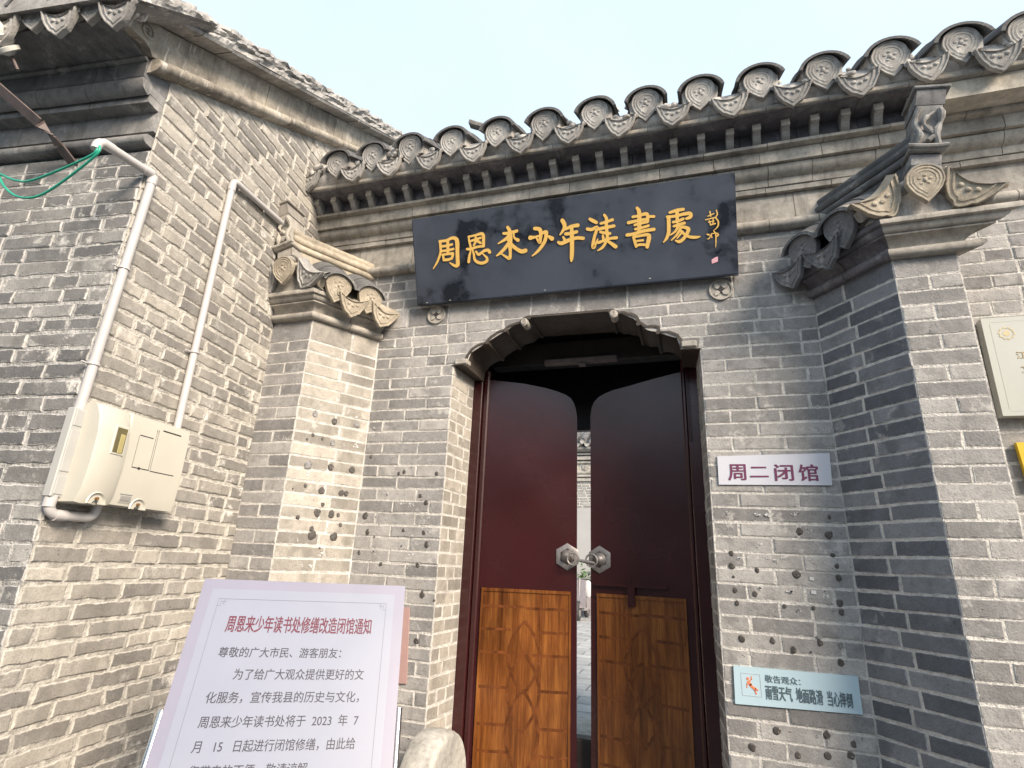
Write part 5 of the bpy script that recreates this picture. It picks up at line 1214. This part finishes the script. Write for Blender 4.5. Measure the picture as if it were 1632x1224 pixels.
# cables from the mouth of the conduit
def cable(label, pts, r_, mat, grp='cables at the conduit mouth'):
    pts = [Vector(p_) for p_ in pts]; sm = []
    for i in range(len(pts)-1):
        p0, p1, p2, p3 = pts[max(i-1, 0)], pts[i], pts[i+1], pts[min(i+2, len(pts)-1)]
        for t in [k_/8 for k_ in range(8)]: sm.append(tuple(.5*((2*p1) + (p2-p0)*t + (2*p0-5*p1+4*p2-p3)*t*t + (3*p1-p0-3*p2+p3)*t**3)))
    sm.append(tuple(pts[-1])); q = MB(); q.tube(sm, r_, 8); return tag(q.build('cable', mat, None, 50, org=sm[0]), label, 'cable', grp)
M0 = A0 + Vector((0, 0, -.02))
mth = lambda t: M0 + Vector((0, 0, -t))
cable('green cable running almost level from the conduit mouth to the left', [mth(.0) + Ld*.004, mth(.055) + Ld*.012, lf(.30, 3.06, .20), lf(.44, 3.085, .18), lf(.62, 3.165, .16), lf(.95, 3.26, .15)], .0052, m_green)
cable('green and dark cable hanging in a deep loop below the conduit mouth', [mth(.0) + Gn*.006, mth(.06) + Gn*.008, lf(.215, 2.99, .20), lf(.36, 2.985, .185), lf(.50, 3.065, .17), lf(.62, 3.20, .16), lf(.80, 3.36, .15)], .0052, m_green)
# flat iron bracket with porcelain insulator
ib = thing('wire_bracket', 'twisted flat iron bar standing out from the front wall below the eaves', 'bracket', tuple(lf(.40, 3.30, .01)))
q = MB(); pth = [lf(.405, 3.305, .0), lf(.43, 3.36, .07), lf(.42, 3.375, .12), lf(.44, 3.40, .17), lf(.62, 3.545, .26), lf(.74, 3.64, .315), lf(1.1, 3.93, .46)]
for i in range(len(pth)-1):
    a_, b_ = pth[i], pth[i+1]; d_ = (b_-a_).normalized()
    tw = (0, .1, .45, .9, 1, 1, 1)[i], (0, .1, .45, .9, 1, 1, 1)[i+1]
    vs = []
    for p_, t in ((a_, tw[0]), (b_, tw[1])):
        wv = (Ld*(1-t) + (ZAX*.8 + Ln*.6)*t); wv = (wv - d_*wv.dot(d_)).normalized(); hv = d_.cross(wv)
        for sw_, sh_ in ((1, 1), (-1, 1), (-1, -1), (1, -1)): vs.append(tuple(p_ + wv*.024*sw_ + hv*.004*sh_))
    q.add(vs, [(0, 1, 5, 4), (1, 2, 6, 5), (2, 3, 7, 6), (3, 0, 4, 7), (0, 3, 2, 1), (4, 5, 6, 7)], 0, (.5, .5, 1))
q.build('bar', m_bracket, ib)
ic = lf(.535, 3.665, .30); ia = (Ln*.8 + ZAX*.55 + Ld*.12).normalized()
q = MB(); q.tube([tuple(ic + ia*t) for t in (0, .012, .014, .030, .036, .052, .058, .074, .080, .10, .16)], [.012, .030, .048, .050, .034, .050, .034, .050, .034, .046, .03], 18)
insu = q.build('insulator', m_porcelain, None, 50, org=tuple(ic)); tag(insu, 'white ribbed porcelain insulator under the tiled eaves', 'insulator')
q = MB(); q.tube([tuple(ic), tuple(lf(.50, 3.60, .28))], .006, 8); q.build('pin', m_bracket, insu)

# ================================================================== drum stone
dsn = thing('drum_stone', 'round pale carved drum stone standing beside the door frame', 'drum stone', (-.76, -.20, GZ))
q = MB(); N_ = 48; vs = []; fs = []; yc, zc0, rad = -.215, .598, .243
for x, r_ in ((-.838, rad*.90), (-.832, rad*.97), (-.815, rad), (-.76, rad*1.02), (-.706, rad), (-.690, rad*.97), (-.684, rad*.92), (-.688, rad*.80), (-.688, rad*.42), (-.680, rad*.40), (-.680, rad*.34), (-.689, rad*.32), (-.684, .01)):
    vs += [(x, yc + r_*math.cos(2*math.pi*i/N_), zc0 + r_*math.sin(2*math.pi*i/N_)) for i in range(N_)]
for j in range(12):
    for i in range(N_): fs.append((j*N_+i, j*N_+(i+1) % N_, (j+1)*N_+(i+1) % N_, (j+1)*N_+i))
fs.append(tuple(range(N_))); q.add(vs, fs, 0, (.5, .5, 1))
for i in range(5): q.tube([(-.686, yc + (.03 + .018*i)*math.cos(t*.35 + i), zc0 + (.03 + .018*i)*math.sin(t*.35 + i)) for t in range(6)], .006, 6, 0, (.7, .5, 1))
q.build('drum', m_stone, dsn, 40)
q = MB(); q.box((-.85, -.46, GZ), (-.66, .02, .30), bev=.015); q.box((-.83, -.40, .302), (-.675, .0, .40), bev=.015); q.build('plinth', m_stone, dsn)

# ================================================================== the courtyard seen through the gap
cw = thing('courtyard_house', 'white plastered house with ornate brick eaves across the courtyard', 'house', (-2.8, 14, GZ))
q = MB(); q.box((-8, 14.0, GZ), (3, 14.6, 3.3)); q.build('wall', m_plaster, cw)
q = MB(); lay(q, (-8, 14.0, 0), (1, 0, 0), (0, -1, 0), [(3.302 + i*.08, 3.382 + i*.08, [(0, 0, 11, 11)]) for i in range(10)], dict(S_GATE, seg=1, rel=.012, joint=.02), None, 3); q.box((-8, 14.01, 3.3), (3, 14.6, 5.0), 1); q.build('brick_frieze', [m_brick, m_mortar], cw)
q = MB()
for z0, z1, o in ((4.11, 4.20, .06), (4.24, 4.30, .10), (4.34, 4.40, .06), (4.66, 4.72, .10), (4.76, 4.86, .16), (4.90, 4.96, .20), (5.0, 5.06, .26)): q.box((-8, 14.0 - o, z0), (3, 14.05, z1), 0)
q.box((-8, 13.97, 4.402), (3, 14.05, 4.658), 0)
for i in range(30): q.sphere((-7.8 + i*.36, 13.96, 4.52), (.14, .03, .10), 0, 8, 6, None, .2)
q.build('cornice', stone_mat('far_cornice', ((.34, .32, .29), (.42, .40, .36), (.5, .47, .43)), .4, .4), cw)
q = MB(); vs = [(-8, 13.65, 5.10), (3, 13.65, 5.10), (3, 16.5, 6.8), (-8, 16.5, 6.8)]; q.add(vs, [(0, 1, 2, 3)]); vs = [(x, y, z - .06) for x, y, z in vs]; q.add(vs, [(3, 2, 1, 0)]); q.box((-8, 13.66, 5.065), (3, 14.0, 5.1))
cr = q.build('roof', m_tile, cw)
for i in range(9): 
    x = -4.0 + i*.30
    inst(ends[(i*3) % 5], 'tile_end', cr, Matrix.Translation((x, 13.62, 5.30))); inst(drips[(i*2) % 5], 'drip_tile', cr, Matrix.Translation((x + .15, 13.60, 5.20))); inst(caps[i % 3], 'cap_tile', cr, Matrix.Translation((x, 13.63, 5.32)))
q = MB(); rnd = random.Random(5)
for i in range(420):
    c_ = Vector((-2.62 + rnd.gauss(0, .28), 13.55 + rnd.gauss(0, .15), 1.18 + rnd.gauss(0, .16))); a = rnd.uniform(0, 6.28); l = rnd.uniform(.05, .10)
    u_ = Vector((math.cos(a), math.sin(a), rnd.uniform(-.5, .8))).normalized()*l; w_ = u_.cross(Vector((rnd.uniform(-1, 1), rnd.uniform(-1, 1), 1))).normalized()*l*.35
    q.add([tuple(c_-u_), tuple(c_+w_), tuple(c_+u_), tuple(c_-w_)], [(0, 1, 2, 3)])
sh = thing('potted_shrub', 'green leafy shrub in a pot before the far white wall', 'plant', (-2.62, 13.55, .30)); q.build('foliage', m_leaf, sh)
q = MB(); q.tube([(-2.62, 13.55, .30), (-2.62, 13.55, .34), (-2.62, 13.55, .92), (-2.62, 13.55, .98)], [.20, .22, .30, .32], 18); q.build('pot', m_scooter, sh, 40)
sc_ = thing('motor_scooter', 'grey motor scooter with orange-red seat parked in the courtyard', 'scooter', (-2.45, 12.6, .30))
BX = lambda x, y, z: (-2.45 + x, 12.6 + y, .30 + z)
q = MB()
q.prism([(-.25, .25), (.30, .22), (.42, .30), (.40, .62), (.10, .70), (-.20, .66), (-.35, .50)], lambda u, v_, d: BX(d - .1, u, v_), -.13, .13, 0); q.prism([(-.72, .30), (-.62, .30), (-.50, .95), (-.58, .98)], lambda u, v_, d: BX(d - .1, u, v_), -.16, .16, 0); q.prism([(-.66, .24), (-.2, .22), (-.2, .28), (-.66, .32)], lambda u, v_, d: BX(d - .1, u, v_), -.14, .14, 0)
q.build('body', m_scooter, sc_)
q = MB(); q.sphere(BX(-.10, .05, .80), (.15, .36, .09), 0, 14, 8); q.build('seat', m_red, sc_, 60)
for y in (-.72, .40):
    q = MB(); q.tube([BX(-.1, y + .20*math.cos(i*.2618), .23 + .20*math.sin(i*.2618)) for i in range(25)], .045, 10); wh = q.build('wheel', m_rubber, sc_, 50)
    q = MB(); q.tube([BX(-.14, y, .23), BX(-.06, y, .23)], .14, 18); q.build('rim', m_steel, wh, 40)
q = MB(); q.tube([BX(-.42, -.50, 1.02), BX(-.1, -.56, 1.0), BX(.22, -.50, 1.02)], .018, 8); q.tube([BX(-.1, -.56, 1.0), BX(-.1, -.66, .45)], .03, 8); q.build('handlebar', m_iron, sc_, 40)
q = MB(); q.sphere(BX(.10, -.50, .75), (.12, .05, .22), 0, 12, 8); q.build('leg_shield', plain_mat('pale_grey_paint', (.55, .55, .56), .35, .05), sc_, 60)
